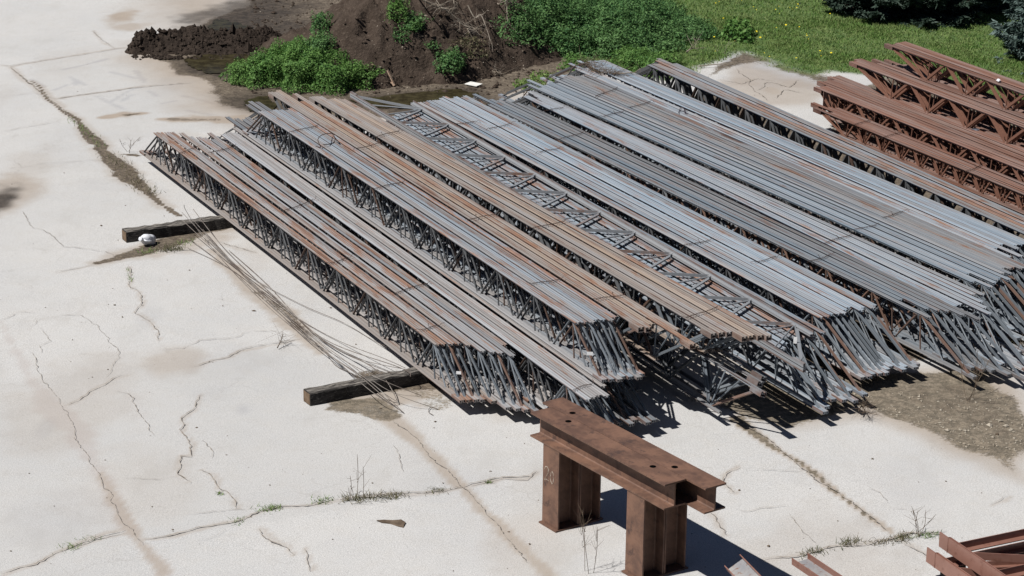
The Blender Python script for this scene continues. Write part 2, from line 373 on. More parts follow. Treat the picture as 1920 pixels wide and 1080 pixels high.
for _ in range(14):
    blob(soil, rnd.uniform(1380, 1500), rnd.uniform(15, 95), rnd.uniform(.2, .6), rnd.uniform(.3, .8), rnd.uniform(.2, .5))
blob(soil, 1455, 75, .5, 1.4, .55); blob(soil, 1540, 120, .25, .8, .8)
bank = ST(-44.5, 27)                                     # behind the stacks everything but the patch is earth and grass
Z = .012 * nb + .004 * nf + .03 * lawn * nf
verts = np.stack([X, Y, Z], -1).reshape(-1, 3)
ii = np.arange(nx * ny).reshape(ny, nx)
quads = np.stack([ii[:-1, :-1], ii[:-1, 1:], ii[1:, 1:], ii[1:, :-1]], -1).reshape(-1, 4)
def np_mesh(name, v, f, m, smooth=True):
    me = bpy.data.meshes.new(name); n = len(v); k = f.shape[1]
    me.vertices.add(n); me.vertices.foreach_set('co', np.asarray(v, np.float32).ravel())
    me.loops.add(f.size); me.loops.foreach_set('vertex_index', f.astype(np.int32).ravel())
    me.polygons.add(len(f)); me.polygons.foreach_set('loop_start', np.arange(0, f.size, k, dtype=np.int32))
    me.polygons.foreach_set('loop_total', np.full(len(f), k, np.int32))
    me.polygons.foreach_set('use_smooth', np.full(len(f), smooth))
    me.materials.append(m); me.update(calc_edges=True); me.validate()
    return me
def colattr(me, name, r, g, b, a):
    at_ = me.attributes.new(name, 'FLOAT_COLOR', 'POINT')
    at_.data.foreach_set('color', np.stack([r, g, b, a], -1).astype(np.float32).ravel())

def ground_mat():
    m, nt, b = newmat('weathered concrete yard'); g = N(nt); tc = g.n('ShaderNodeTexCoord'); V = tc.outputs['Object']
    a1 = g.n('ShaderNodeVertexColor', layer_name='ga'); a2 = g.n('ShaderNodeVertexColor', layer_name='gb')
    s1 = g.n('ShaderNodeSeparateColor'); s2 = g.n('ShaderNodeSeparateColor'); g.l(a1.outputs[0], s1.inputs[0]); g.l(a2.outputs[0], s2.inputs[0])
    soil, wet, moss, stain = s1.outputs[0], s1.outputs[1], s1.outputs[2], a1.outputs['Alpha']
    grey, lawn, purp = s2.outputs[0], s2.outputs[1], s2.outputs[2]
    big = g.noise(V, .35, 5, .6); mid = g.noise(V, 3.1, 5, .62); ag = g.noise(V, 46, 4, .85); ag2 = g.noise(V, 75, 2, .8)
    vor = g.n('ShaderNodeTexVoronoi'); g.l(V, vor.inputs['Vector']); vor.inputs['Scale'].default_value = 48
    con = g.mix(g.ramp(big, .3, .7), (.458, .452, .440), (.400, .402, .402))
    con = g.mix(g.math('MULTIPLY', g.ramp(mid, .42, .72), .35), con, (.40, .375, .34))
    con = g.mix(g.math('MULTIPLY', g.ramp(ag, .42, .60), .5), con, (.68, .66, .63))
    con = g.mix(g.math('MULTIPLY', g.ramp(ag2, .52, .64), .8), con, (.23, .22, .21))
    con = g.mix(g.math('MULTIPLY', g.ramp(vor.outputs['Color'], .82, .97), .35), con, (.27, .25, .24))
    def m_(f, c, amt=1.0, lo=.25, hi=.75):
        nonlocal con
        e = g.math('ADD', f, g.math('MULTIPLY', g.math('SUBTRACT', ag, .5), g.math('MULTIPLY', f, 1.2)), clamp=True)
        con = g.mix(g.math('MULTIPLY', e, amt, clamp=True), con, c)
    vc = g.n('ShaderNodeTexVoronoi', feature='DISTANCE_TO_EDGE'); vc.inputs['Scale'].default_value = .8
    wv = g.n('ShaderNodeVectorMath', operation='ADD'); nz = g.n('ShaderNodeTexNoise'); g.l(V, nz.inputs['Vector']); nz.inputs['Scale'].default_value = 1.6; nz.inputs['Detail'].default_value = 6
    g.l(V, wv.inputs[0]); g.l(nz.outputs['Color'], wv.inputs[1]); g.l(wv.outputs[0], vc.inputs['Vector'])
    hair = g.math('MULTIPLY', g.math('SUBTRACT', 1.0, g.ramp(vc.outputs['Distance'], .004, .016)), g.ramp(g.noise(V, .8, 3, .6), .5, .62))
    con = g.mix(g.math('MULTIPLY', hair, .22), con, (.24, .22, .20))
    con = g.mix(g.math('MULTIPLY', g.ramp(g.noise(g.mapping(V, (1, .45, 1)), 1.1, 6, .7), .52, .7), .4), con, (.36, .345, .325))
    con = g.mix(g.math('MULTIPLY', a2.outputs['Alpha'], .30), con, (.35, .345, .335))
    m_(grey, (.27, .27, .285), .8)
    m_(purp, (.33, .275, .25), .8)
    m_(stain, g.mix(mid, (.33, .265, .20), (.23, .18, .135)), .85)
    def crisp(f): return g.ramp(g.math('ADD', f, g.math('ADD', g.math('MULTIPLY', g.math('SUBTRACT', gsp, .5), 1.5), g.math('MULTIPLY', g.math('SUBTRACT', mid, .5), .6))), .34, .66)
    gsp = g.noise(V, 15, 5, .8); moss_, soil_ = moss, soil; moss = crisp(moss); soil = crisp(soil); cl = g.noise(V, 5.5, 7, .78); sf = g.ramp(cl, .40, .60)
    m_(moss, g.mix(sf, g.mix(g.ramp(ag, .35, .65), (.050, .043, .030), (.105, .088, .062)), g.mix(g.ramp(gsp, .35, .65), (.125, .102, .072), (.255, .21, .155))), .92)
    m_(soil, g.mix(sf, g.mix(g.ramp(ag, .3, .7), (.045, .034, .025), (.085, .066, .048)), g.mix(g.ramp(gsp, .3, .7), (.085, .066, .048), (.19, .155, .115))), 1.0)
    dirty = g.math('ADD', moss, soil, clamp=True)
    con = g.mix(g.math('MULTIPLY', g.math('MULTIPLY', dirty, g.ramp(gsp, .52, .64)), .55), con, (.27, .225, .17))
    con = g.mix(g.math('MULTIPLY', g.math('MULTIPLY', dirty, g.ramp(ag2, .55, .68)), .7), con, (.035, .028, .02))
    m_(wet, g.mix(sf, (.026, .021, .016), (.055, .043, .033)), .95)
    m_(lawn, g.mix(g.ramp(mid, .35, .7), (.05, .095, .02), (.10, .14, .04)), 1.0)
    g.l(con, b.inputs['Base Color'])
    g.setv(b.inputs['Roughness'], g.math('MULTIPLY_ADD', wet, -.35, .92)); b.inputs['Specular IOR Level'].default_value = .25
    g.bump(g.math('ADD', g.math('MULTIPLY', ag, .6), ag2), .2, .006, b.inputs['Normal'])
    return m
M_GROUND = ground_mat()
gm = np_mesh('concrete_yard', verts, quads, M_GROUND)
fl = lambda a: np.clip(a, 0, 1).ravel()
pass
tag(link(gm, 'concrete_yard'), kind='structure')
M_FAR = simple('far ground', (.30, .28, .24), (.22, .23, .15), .05, .95, .2, 0)
fg = MB(); fg.add([(-900, -500, -.06), (900, -500, -.06), (900, 1300, -.06), (-900, 1300, -.06)], [(0, 1, 2, 3)])
tag(fg.build('ground', M_FAR), kind='structure')

# cracks: thin wandering ribbons lying on the slab
def off(pts, ox, oy, k): return [(ox + x / k, oy + y / k) for x, y in pts]
A_ = lambda p: off(p, 0, 540, 2.0); B_ = lambda p: off(p, 0, 0, 2.0); C_ = lambda p: off(p, 560, 640, 2.454); D_ = lambda p: off(p, 1340, 640, 2.455)
cracks = [
 (A_([(480, -80), (488, -40), (478, -10), (495, 5), (520, 15), (518, 40), (535, 55), (525, 70), (500, 95), (560, 125), (590, 160), (600, 200)]), .022),
 (A_([(255, 440), (310, 410), (345, 378), (420, 340), (465, 328)]), .025), (A_([(395, 335), (410, 300), (450, 262), (445, 240), (415, 190), (370, 150), (300, 105), (240, 105), (150, 120), (110, 150)]), .012),
 (A_([(0, 125), (70, 95), (150, 95)]), .014), (A_([(150, 150), (190, 200), (160, 220), (155, 245)]), .014),
 (A_([(600, 235), (690, 230), (750, 200), (890, 190), (930, 170), (1055, 165)]), .016), (A_([(720, 300), (800, 270), (860, 260), (900, 235), (980, 220), (1035, 210), (1080, 203), (1140, 185)]), .024),
 (A_([(755, 400), (740, 430), (745, 450), (690, 490), (680, 540), (700, 560), (720, 590), (715, 635), (675, 630), (665, 700), (710, 735)]), .026),
 (A_([(430, 388), (460, 395), (495, 415), (505, 460), (540, 500), (570, 555)]), .018), (A_([(755, 575), (780, 600), (782, 640)]), .018),
 (A_([(750, 685), (800, 705), (825, 760), (865, 780), (880, 830)]), .026), (A_([(450, 715), (600, 722), (665, 712)]), .012),
 (A_([(0, 1075), (70, 1050), (130, 1035), (200, 995), (280, 965), (340, 940), (460, 905)]), .028), (A_([(280, 975), (400, 940), (470, 925)]), .02),
 (A_([(540, 945), (640, 930), (720, 910), (810, 890), (890, 875), (970, 840), (1050, 825), (1150, 820), (1270, 797)]), .034), (A_([(690, 853), (800, 838), (960, 836)]), .014),
 (A_([(970, 905), (1000, 940), (1030, 960), (1070, 975), (1095, 1005)]), .026), (A_([(1135, 980), (1155, 1020), (1170, 1065)]), .02), (A_([(760, 950), (850, 910)]), .012),
 ([(640, 937), (700, 930), (790, 925), (840, 918), (880, 912), (945, 897), (1000, 897), (1010, 884)], .03),
 (B_([(0, 245), (40, 250), (150, 228), (300, 205), (420, 185), (480, 177)]), .03), (B_([(430, 185), (380, 155), (345, 115)]), .02),
 (B_([(200, 372), (300, 357), (420, 340), (540, 325), (720, 310)]), .045), (B_([(0, 365), (130, 350), (200, 372)]), .014), (B_([(0, 495), (120, 475), (240, 455)]), .018),
 (B_([(0, 640), (200, 615), (400, 600)]), .012), (B_([(40, 255), (100, 310), (180, 370), (230, 410), (300, 470)]), .05), (B_([(70, 790), (130, 850), (190, 880), (240, 925), (330, 935), (390, 945), (430, 965)]), .016),
 (B_([(210, 1025), (280, 1010), (360, 993)]), .022), (B_([(800, 905), (880, 928), (960, 952)]), .022), (B_([(60, 600), (90, 630), (40, 660)]), .012),
 (C_([(430, 480), (455, 520), (465, 560), (470, 605)]), .014), (C_([(790, 668), (870, 655), (940, 635), (1050, 640), (1100, 600)]), .02),
 (D_([(110, 575), (50, 610), (25, 650), (90, 700)]), .022), (D_([(-20, 790), (0, 815), (15, 850), (45, 895)]), .028), (D_([(90, 770), (130, 785), (230, 770), (340, 760)]), .018),
 (D_([(340, 795), (390, 850), (440, 895), (470, 930)]), .018), (D_([(130, 595), (280, 600), (410, 605)]), .012), (D_([(700, 670), (760, 700), (800, 740)]), .014), (D_([(815, 775), (860, 775), (940, 785)]), .014),
 (D_([(1265, 755), (1330, 740), (1355, 715)]), .02), (D_([(870, 930), (940, 965), (1000, 1000)]), .02), (D_([(220, 1010), (330, 995), (450, 970), (560, 945), (690, 935), (830, 910), (890, 890), (1030, 890)]), .035),
 (D_([(130, 380), (250, 465), (400, 580), (480, 650), (580, 710), (700, 800), (800, 880)]), .028), (C_([(440, 360), (560, 470), (690, 600), (760, 680), (900, 830), (1080, 1020)]), .02),
 (A_([(100, 240), (180, 390), (260, 510), (330, 620), (370, 700), (460, 860), (540, 970)]), .014),
 ([(1350, 150), (1390, 158), (1420, 148), (1450, 152)], .03), ([(1420, 170), (1440, 155), (1480, 165), (1500, 150)], .03), ([(1380, 130), (1400, 145), (1410, 170), (1440, 190)], .025), ([(1455, 185), (1470, 170), (1505, 175)], .03)]
for pts, w in cracks:
    if w >= .02:
        stroke(stain, pts, w * 1.5, .42, 1.2); stroke(soil, pts, w * .55, .30, 2.2)
colattr(gm, 'ga', fl(soil), fl(wet), fl(moss), fl(stain)); colattr(gm, 'gb', fl(grey), fl(lawn), fl(purple), fl(tone))
cb = MB(); cz = .0185
for pts, w in cracks:
    p = W(pts, 0); fine = []
    for a, b in zip(p[:-1], p[1:]):
        n = max(2, int((b - a).length / .06))
        for k in range(n): fine.append(a.lerp(b, k / n))
    fine.append(p[-1]); n = len(fine); o_ = 0; path = []
    for k, q in enumerate(fine):
        o_ = o_ * .86 + rnd.gauss(0, .014)
        d = (fine[min(k + 1, n - 1)] - fine[max(k - 1, 0)]).normalized(); nrm = Vector((-d.y, d.x, 0))
        path.append((q + nrm * o_, nrm))
    L = []
    for k, (q, nrm) in enumerate(path):
        ww = w * .29 * min(1, .3 + k / 6, .3 + (n - 1 - k) / 6) * rnd.uniform(.35, 1.35)
        L.append((q + nrm * ww, q - nrm * ww))
    vs = []; fs = []
    for a, b in L: vs += [(a.x, a.y, cz), (b.x, b.y, cz)]
    for k in range(n - 1): fs.append((2 * k, 2 * k + 1, 2 * k + 3, 2 * k + 2))
    cb.add(vs, fs); cz += .00004
tag(cb.build('pavement_cracks', M_CRACK), kind='structure')

# puddles
def water_mat():
    m, nt, b = newmat('murky water'); g = N(nt); tc = g.n('ShaderNodeTexCoord'); n = g.noise(tc.outputs['Object'], 5, 5, .65)
    g.l(g.mix(g.ramp(n, .35, .65), (.022, .018, .010), (.050, .043, .022)), b.inputs['Base Color'])
    b.inputs['IOR'].default_value = 1.2; b.inputs['Roughness'].default_value = .16; b.inputs['Specular IOR Level'].default_value = .16
    g.bump(g.noise(tc.outputs['Object'], 18, 3, .6), .12, .01, b.inputs['Normal'])
    return m
M_WATER = water_mat()
def puddle(pts, z=.02):
    p = W(pts, 0); n = len(p); out = []
    for k in range(n):
        a, b = p[k], p[(k + 1) % n]
        for j in range(8):
            q = a.lerp(b, j / 8); out.append((q.x + rnd.gauss(0, .03), q.y + rnd.gauss(0, .05), z))
    m = MB(); m.add(out, [tuple(range(len(out)))])
    tag(m.build('puddle', M_WATER), kind='structure')
puddle([(345, 112), (380, 104), (468, 103), (462, 128), (430, 137), (395, 140), (362, 128)])
puddle([(393, 52), (405, 36), (430, 40), (470, 52), (478, 62), (420, 66), (392, 62)])
puddle([(455, 190), (500, 180), (520, 200), (500, 214), (470, 210)])
puddle([(660, 190), (760, 176), (860, 168), (900, 178), (880, 196), (800, 205), (700, 203)])

# ------------------------------------------------------------------ soil mound and heap
mc = at(800, 108); MCX, MCY = -2.05, 53.0
def mound():
    xs = np.arange(-8.2, 4.6, .08); ys = np.arange(46.5, 62, .08); XX, YY = np.meshgrid(xs, ys)
    foot = W([(468, 106), (492, 132), (545, 152), (610, 166), (700, 174), (800, 172), (880, 158), (960, 138), (1060, 116), (1085, 85)])
    foot = [(p.x, p.y) for p in foot] + [(1.9, 55), (1.2, 58.5), (-1.5, 60), (-4.3, 58.6), (-5.7, 55)]
    sd = poly_sd(XX + .9 * (fbm(XX, YY, 3, .7) - .5), YY + .9 * (fbm(XX + 50, YY, 3, .7) - .5), foot)
    h = np.clip(sd, -.4, 9) * .80
    h = np.where(h > 1.9, 1.9 + (h - 1.9) * .6, h)
    h += .55 * (fbm(XX, YY, 4, .9) - .5) * np.clip(h * 1.5, 0, 1) + .42 * (fbm(XX + 9, YY, 4, 2.6) - .5) * np.clip(h * 4, 0, 1) + .20 * (fbm(XX, YY + 4, 3, 7) - .5) - .16 * np.clip(1 - np.abs(fbm(XX * 1.6 + YY * .5, YY * .35, 3, 1.3) - .47) * 22, 0, 1) * np.clip(h * 2, 0, 1)
    # scooped hollows
    for hx, hy, r, dp in ((-1.3, 50.6, .8, .5), (-.4, 51.6, .9, .7), (-2.9, 51.0, .5, .3), (-1.9, 52.0, .6, .4)):
        h -= dp * np.exp(-(((XX - hx) / r) ** 2 + ((YY - hy) / (r * .8)) ** 2))
    h = np.where(h < .02, h - .05, h)
    n1, n2 = XX.shape; ii = np.arange(n1 * n2).reshape(n1, n2)
    q = np.stack([ii[:-1, :-1], ii[:-1, 1:], ii[1:, 1:], ii[1:, :-1]], -1).reshape(-1, 4)
    v = np.stack([XX, YY, h], -1).reshape(-1, 3)
    keep = (h.ravel()[q] > -.06).any(1)
    return v, q[keep], (xs, ys, h)
mv, mq, mfield = mound()
tag(link(np_mesh('soil_mound', mv, mq, M_MOUND), 'soil_mound'), kind='structure')
def mound_z(x, y):
    xs, ys, h = mfield
    i = int(np.clip((x - xs[0]) / .08, 0, len(xs) - 1)); j = int(np.clip((y - ys[0]) / .08, 0, len(ys) - 1))
    return max(0.0, float(h[j, i]))
def on_mound(px, py):
    """where the ray through a pixel meets the mound"""
    z = 0.0
    for k in range(60):
        p = at(px, py, z); zz = mound_z(p.x, p.y)
        z += (zz - z) * .35
    p = at(px, py, z); return Vector((p.x, p.y, mound_z(p.x, p.y)))
def heap():
    line = W([(262, 96), (300, 92), (345, 88), (400, 92), (450, 92), (500, 84)])
    xs = np.arange(-9.2, -3.6, .035); ys = np.arange(46.5, 56, .035); XX, YY = np.meshgrid(xs, ys)
    d = seg_dist(XX, YY + .0, line, [.35, .55, .72, .62, .6, .6])
    h = .46 * np.clip(1.0 - d, -.2, 1)
    cl = fbm(XX, YY, 4, 2.6) - .5; cf = np.abs(fbm(XX + 8, YY + 3, 4, 7) - .5)
    h += (.30 * cl + .22 * cf + .3 * (fbm(XX, YY + 2, 3, 13) - .5)) * np.clip(h * 2.2, 0, .55) - .02
    n1, n2 = XX.shape; ii = np.arange(n1 * n2).reshape(n1, n2)
    q = np.stack([ii[:-1, :-1], ii[:-1, 1:], ii[1:, 1:], ii[1:, :-1]], -1).reshape(-1, 4)
    keep = (h.ravel()[q] > -.04).any(1); q = q[keep]
    used = np.unique(q); rm = np.full(n1 * n2, -1); rm[used] = np.arange(len(used))
    v = np.stack([XX, YY, h], -1).reshape(-1, 3)[used]
    return v, rm[q]
hv, hq = heap()
hsel = hv[(hv[:, 2] > .05)]
tag(link(np_mesh('soil_heap', hv, hq, M_CLOD), 'soil_heap'), 'low heap of dark crumbly soil tipped on the concrete beside a puddle', 'soil heap')

# ------------------------------------------------------------------ open-web joists
def chord_prof(fl, st, up, z, gap=.021, th=.008):
    """two angle profiles back to back: flange width fl, stem st pointing down (up=False) or up; z = outer face"""
    d = 1 if up else -1; w = (fl - gap) / 2; g = gap / 2
    out = []
    for sx in (-1, 1):
        p = [(sx * g, z), (sx * (g + w), z), (sx * (g + w), z + d * th), (sx * (g + th), z + d * th), (sx * (g + th), z + d * st), (sx * g, z + d * st)]
        out.append(p)
    return out
_rod = MB()
for k in range(6):
    pass
def rod_mesh(name, m):
    b = MB(); n = 7
    vs = [(.5 * math.cos(2 * math.pi * k / n), .5 * math.sin(2 * math.pi * k / n), z) for z in (0, 1) for k in range(n)]
    b.add(vs, [(k, (k + 1) % n, n + (k + 1) % n, n + k) for k in range(n)] + [tuple(reversed(range(n))), tuple(range(n, 2 * n))])
    return b.mesh(name, m)
def angle_mesh(name, m):
    """a crimped angle: flat at both ends, opened to an L over its length (unit length and width)"""
    b = MB(); prof = lambda o: [(-.5, -.12), (.5, -.12), (.5, .12), (-.5 + .26, .12), (-.5 + .26, .12 + o), (-.5, .12 + o)]
    vs = []; fs = []; lev = [(0, .02), (.09, .02), (.16, .75), (.84, .75), (.91, .02), (1, .02)]
    for z, o in lev: vs += [(x, y, z) for x, y in prof(o)]
    for k in range(len(lev) - 1):
        for i in range(6):
            j = (i + 1) % 6; fs.append((k * 6 + i, k * 6 + j, (k + 1) * 6 + j, (k + 1) * 6 + i))
    fs += [tuple(reversed(range(6))), tuple(len(lev) * 6 - 6 + i for i in range(6))]
    b.add(vs, fs); return b.mesh(name, m)
ROD = {}; ANG = {}
for key, m in (('grey', M_WEB), ('red', M_TERRA)):
    ROD[key] = rod_mesh('web rod', m); ANG[key] = angle_mesh('web angle', m)

def place_bar(ob, p, q, w):
    p, q = Vector(p), Vector(q); d = q - p
    ob.location = p; ob.rotation_mode = 'QUATERNION'; ob.rotation_quaternion = d.to_track_quat('Z', 'Y')
    ob.scale = (w, w, d.length)

def make_joist(name, inv, Lt, Lb, depth, paint='grey', fl=.087, st=.04, P=1.22, dw=.034, vw=.024, ew=.036, bow=0.0, seat=True, buckle=None, plate=False):
    """x along the joist, z up; the long chord is at the bottom when inv"""
    mch = M_CHORD if paint == 'grey' else M_RCHORD
    root = empty(name, (0, 0, 0)); gp_ = .021 - .0004
    bw = (lambda x: (bow * math.cos(x / 14 * math.pi), 0)) if bow else None
    def bt(x):
        dy, dz = bw(x) if bw else (0, 0)
        if buckle:
            e = math.exp(-((x - buckle[0]) / buckle[1]) ** 2); dy += buckle[2] * e; dz -= abs(buckle[3]) * e
        return dy, dz
    tb = MB()
    for p in chord_prof(fl, st, False, depth): tb.prism(p, -Lt / 2, Lt / 2, 40 if buckle else 12, bt)
    bb = MB()
    for p in chord_prof(fl, st, True, 0): bb.prism(p, -Lb / 2, Lb / 2, 12, bw)
    for q, zz, Lq, mb_ in ((-1, depth, Lt, tb), (1, 0, Lb, bb)):  # strip added inside each chord slot to stop sun leaking onto the webs
        z0, z1_ = sorted((zz + q * (st - .010), zz + q * (st - .004)))
        mb_.prism([(-gp_ / 2, z0), (gp_ / 2, z0), (gp_ / 2, z1_), (-gp_ / 2, z1_)], -Lq / 2 + .004, Lq / 2 - .004, 40 if buckle and mb_ is tb else 12, bt if mb_ is tb else bw)
    tb.build('top_chord', mch, root); bb.build('bottom_chord', mch, root)
    short = Lt if inv else Lb; long_ = Lb if inv else Lt
    zs, zl = (depth - st * .6, st * .6) if inv else (st * .6, depth - st * .6)
    n = int((short - .16) / P) + 1; xs = [(k - (n - 1) / 2) * P for k in range(n)]
    mids = [(a + b) / 2 for a, b in zip(xs[:-1], xs[1:])]
    Y_ = lambda x: (bw(x)[0] if bw else 0)
    def bar(me, x0, z0, x1, z1, w):
        o = link(me, 'web_bar', root); place_bar(o, (x0, Y_(x0), z0), (x1, Y_(x1), z1), w)
    for k, x in enumerate(xs):
        if k > 0: bar(ANG[paint], x - .035, zs, mids[k - 1] + .04, zl, dw)
        if k < n - 1: bar(ANG[paint], x + .035, zs, mids[k] - .04, zl, dw)
        bar(ROD[paint], x + .01, zs, x + .07, zl, vw)
    e = long_ / 2 - .12
    bar(ANG[paint], xs[-1] + .04, zs, e, zl, ew); bar(ANG[paint], xs[0] - .04, zs, -e, zl, ew)
    m1 = (xs[-1] + e) / 2
    bar(ROD[paint], xs[-1] + .02, zs, m1, zl, vw); bar(ROD[paint], xs[0] - .02, zs, -m1, zl, vw)
    if seat:
        for sx in (-1, 1):
            s_ = MB(); x0, x1 = (e - .16, long_ / 2 - .004) if sx > 0 else (-long_ / 2 + .004, -e + .16)
            z0 = .0095 if inv else depth - .0095; dz = 1 if inv else -1; hw = fl * .5 + .004; sh = .022 if inv else .06
            for sy in (-1, 1):
                zz = sorted((z0 + dz * sh, z0 + dz * (sh + .012))); s_.box(x0, x1, *sorted((sy * .004, sy * hw)), *zz)
                zz = sorted((z0, z0 + dz * sh)); s_.box(x0, x1, *sorted((sy * (hw - .009), sy * hw)), *zz)
            s_.build('bearing_seat', mch, root)
    if plate:
        for sx in (-1, 1):
            s_ = MB(); x = sx * (min(Lt, Lb) / 2 + .05); s_.box(x - .006, x + .006, -fl * .45, fl * .45, .01, depth - .01); s_.build('end_plate', mch, root)
    return root
def copy_joist(src):
    r = src.copy(); COL.objects.link(r)
    for ch in src.children:
        c = ch.copy(); COL.objects.link(c); c.parent = r
        if c.name.startswith('web_bar'):
            c.location.x += rnd.gauss(0, .012); c.location.y += rnd.gauss(0, .004)
    return r
ORD = ['first', 'second', 'third', 'fourth', 'fifth', 'sixth', 'seventh', 'eighth', 'ninth', 'tenth', 'eleventh', 'twelfth', 'thirteenth', 'fourteenth', 'fifteenth', 'sixteenth']
PROTO = {}
def proto(key, **kw):
    """a few variants of each kind of joist, differing in how straight they lie"""
    if key not in PROTO:
        PROTO[key] = [[None, b, kw] for b in kw.get('bows', (0.0, .024, -.02, .012))]
    return PROTO[key]
def lay(key, n, tf, tn, pf, pn, s0, z, desc, group, col, js=.05, tilt=0.0, jump=None, kw=None, cat='steel joist', skew=None, sj=None, web=None):
    """n joists side by side; tf/tn = t of the first one's axis at s=-43 / s=-30; pf/pn = pitch there; s0 = s of the middle"""
    pr = proto(key, **kw); jt = 0.0
    for i in range(n):
        slot = pr[(i * 5 + 1) % len(pr)] if len(pr) > 1 else pr[0]
        if slot[0] is None:
            k_ = slot[2]; o = slot[0] = make_joist('steel_joist', k_['inv'], k_['Lt'], k_['Lb'], k_['depth'], k_.get('paint', 'grey'), **k_.get('ex', {}), bow=slot[1])
        else: o = copy_joist(slot[0])
        jit = rnd.uniform(-.009, .009)
        a = tf + i * pf + jit + rnd.uniform(-.004, .004); b = tn + i * pn + jit + rnd.uniform(-.004, .004)
        if jump and i >= jump[0]: a += jump[1]; b += jump[2]
        ds = (sj[i] if sj else rnd.gauss(0, js)); s = s0 + ds; t = a + (b - a) * (s + 43) / 13
        o.location = ST(s, t, z + rnd.uniform(0, .006))
        # local x points towards the viewer (+s); t grows to local +y or -y by handedness
        dt = (b - a) / 13
        d = AX + TX * dt
        o.rotation_euler = (tilt, 0, math.atan2(d.y, d.x))
        rust, tone, warm = col
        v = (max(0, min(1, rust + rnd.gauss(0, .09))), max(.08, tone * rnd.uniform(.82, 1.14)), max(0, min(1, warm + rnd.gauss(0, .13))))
        for ch in o.children:
            if ch.name.startswith('web_bar'):
                wr = .15 if rnd.random() > .13 else .8
                near_end = ch.location.x > 5.9
                if web and not near_end: wr = web[0] if rnd.random() < .8 else .2
                ch.color = (wr, (.33 if near_end else web[1] if web else .19) * rnd.uniform(.75, 1.15), .08 if near_end else .3, 1)  # shade put into colour: inner bars darkened, near-end bars kept light as if sunlit
            elif ch.name.startswith('bottom'): ch.color = (max(0, v[0] - .24), v[1] * .9, v[2] + .1, 1)
            else: ch.color = (*v, 1)
        if n == 1: lab = desc
        else:
            w = ('leftmost' if i == 0 else 'rightmost' if i == n - 1 else ORD[i]) + (' joist in ' if i in (0, n - 1) else ' joist from the left in ')
            lab = w + desc
        tag(o, lab, cat, group)
INVS = dict(inv=True, Lt=12.55, Lb=14.25, depth=.61)
INVL = dict(inv=True, Lt=14.75, Lb=16.1, depth=.61)
UPS = dict(inv=False, Lt=14.35, Lb=12.4, depth=.58)
INVF = dict(inv=True, Lt=13.9, Lb=16.2, depth=.61, ex=dict(ew=.045, dw=.034))
INVO = dict(inv=True, Lt=13.9, Lb=16.2, depth=.61, ex=dict(ew=.05, dw=.036, fl=.074))
INVK = dict(inv=True, Lt=13.9, Lb=16.2, depth=.61, ex=dict(ew=.05, dw=.06, vw=.035, P=.9))
GA, GB, GC, GE = 'rust streaked joists of the front row', 'joists stacked as a second layer', 'tan joists with long top chords', 'blue grey joists of the wide right hand stack'
z1 = .205; z2 = .835
g1 = 'open-web joists in the yard'
# first layer, from the left
lay('inv_short', 4, 14.285, 14.325, .098, .098, -37.27, z1, 'the rusty front-left bundle resting on the timber sleepers', g1, (.44, .58, .40), sj=[0, .02, .06, .09], kw=INVS)
lay('inv_short', 6, 14.70, 14.72, .100, .097, -36.95, z1, 'the rust-streaked bundle with stepped near ends', g1, (.46, .60, .38), sj=[-.1, .2, .3, .38, .55, .1], kw=INVS, jump=(5, 0, 0))
lay('inv_long', 4, 15.40, 15.32, .075, .092, -35.60, z1, 'the pale grey bundle reaching nearest the beam stand', g1, (.22, .72, .52), js=.03, kw=INVL)
lay('inv_long', 1, 15.77, 15.745, .09, .09, -35.95, z1, 'single pale joist lying in the gap under the second layer', g1, (.2, .60, .45), kw=INVL)
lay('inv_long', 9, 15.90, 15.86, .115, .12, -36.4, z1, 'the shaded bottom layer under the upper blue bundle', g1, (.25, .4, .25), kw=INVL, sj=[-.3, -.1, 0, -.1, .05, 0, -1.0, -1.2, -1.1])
# second layer
lay('inv_short', 7, 15.80, 15.79, .096, .097, -35.72, z2, 'the raised blue and rust streaked bundle', g1, (.42, .58, .16), sj=[0, .03, .08, 0, .05, .12, .03], kw=INVS)
lay('up_long', 5, 16.49, 16.52, .096, .105, -36.1, z2 + .02, 'the raised tan bundle beside the blue one', g1, (.36, .58, .85), sj=[0, .05, -.05, .9, .3], kw=UPS)
lay('up_long', 7, 17.05, 17.30, .078, .105, -35.45, z2 + .02, 'the tan bundle left of the flat-lying open joist', g1, (.33, .58, .86), sj=[0, .02, .05, .3, .3, .35, .4], kw=UPS)
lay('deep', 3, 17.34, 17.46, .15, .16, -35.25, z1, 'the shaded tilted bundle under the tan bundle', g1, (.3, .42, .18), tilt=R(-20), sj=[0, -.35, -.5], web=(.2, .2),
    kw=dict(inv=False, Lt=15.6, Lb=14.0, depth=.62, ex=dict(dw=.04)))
# right-hand stack
lay('inv_gap', 8, 18.72, 18.82, .118, .126, -35.9, z1, 'the grey bundle under the flat-lying open joist', g1, (.34, .60, .10), js=.25, kw=dict(INVF, ex=dict(ew=.045, dw=.034, fl=.086)))
lay('inv_far', 11, 19.74, 20.06, .104, .104, -36.65, z1, 'the light blue-grey bundle right of the flat-lying joist', g1, (.32, .66, .08), js=.09, kw=INVF)
lay('inv_open', 7, 20.92, 21.53, .104, .100, -36.1, z1, 'the dark grey bundle beyond the open gap', g1, (.22, .42, .30), js=.3, kw=INVO, web=(.95, .34))
lay('inv_far', 7, 21.84, 22.20, .055, .118, -36.3, z1, 'the blue-grey bundle just beyond the dark one', g1, (.26, .62, .08), js=.35, kw=INVF)
lay('inv_open', 7, 22.38, 23.16, .096, .096, -36.9, z1, 'the narrow grey bundle right of the first black gap', g1, (.2, .56, .18), js=.3, kw=INVO)
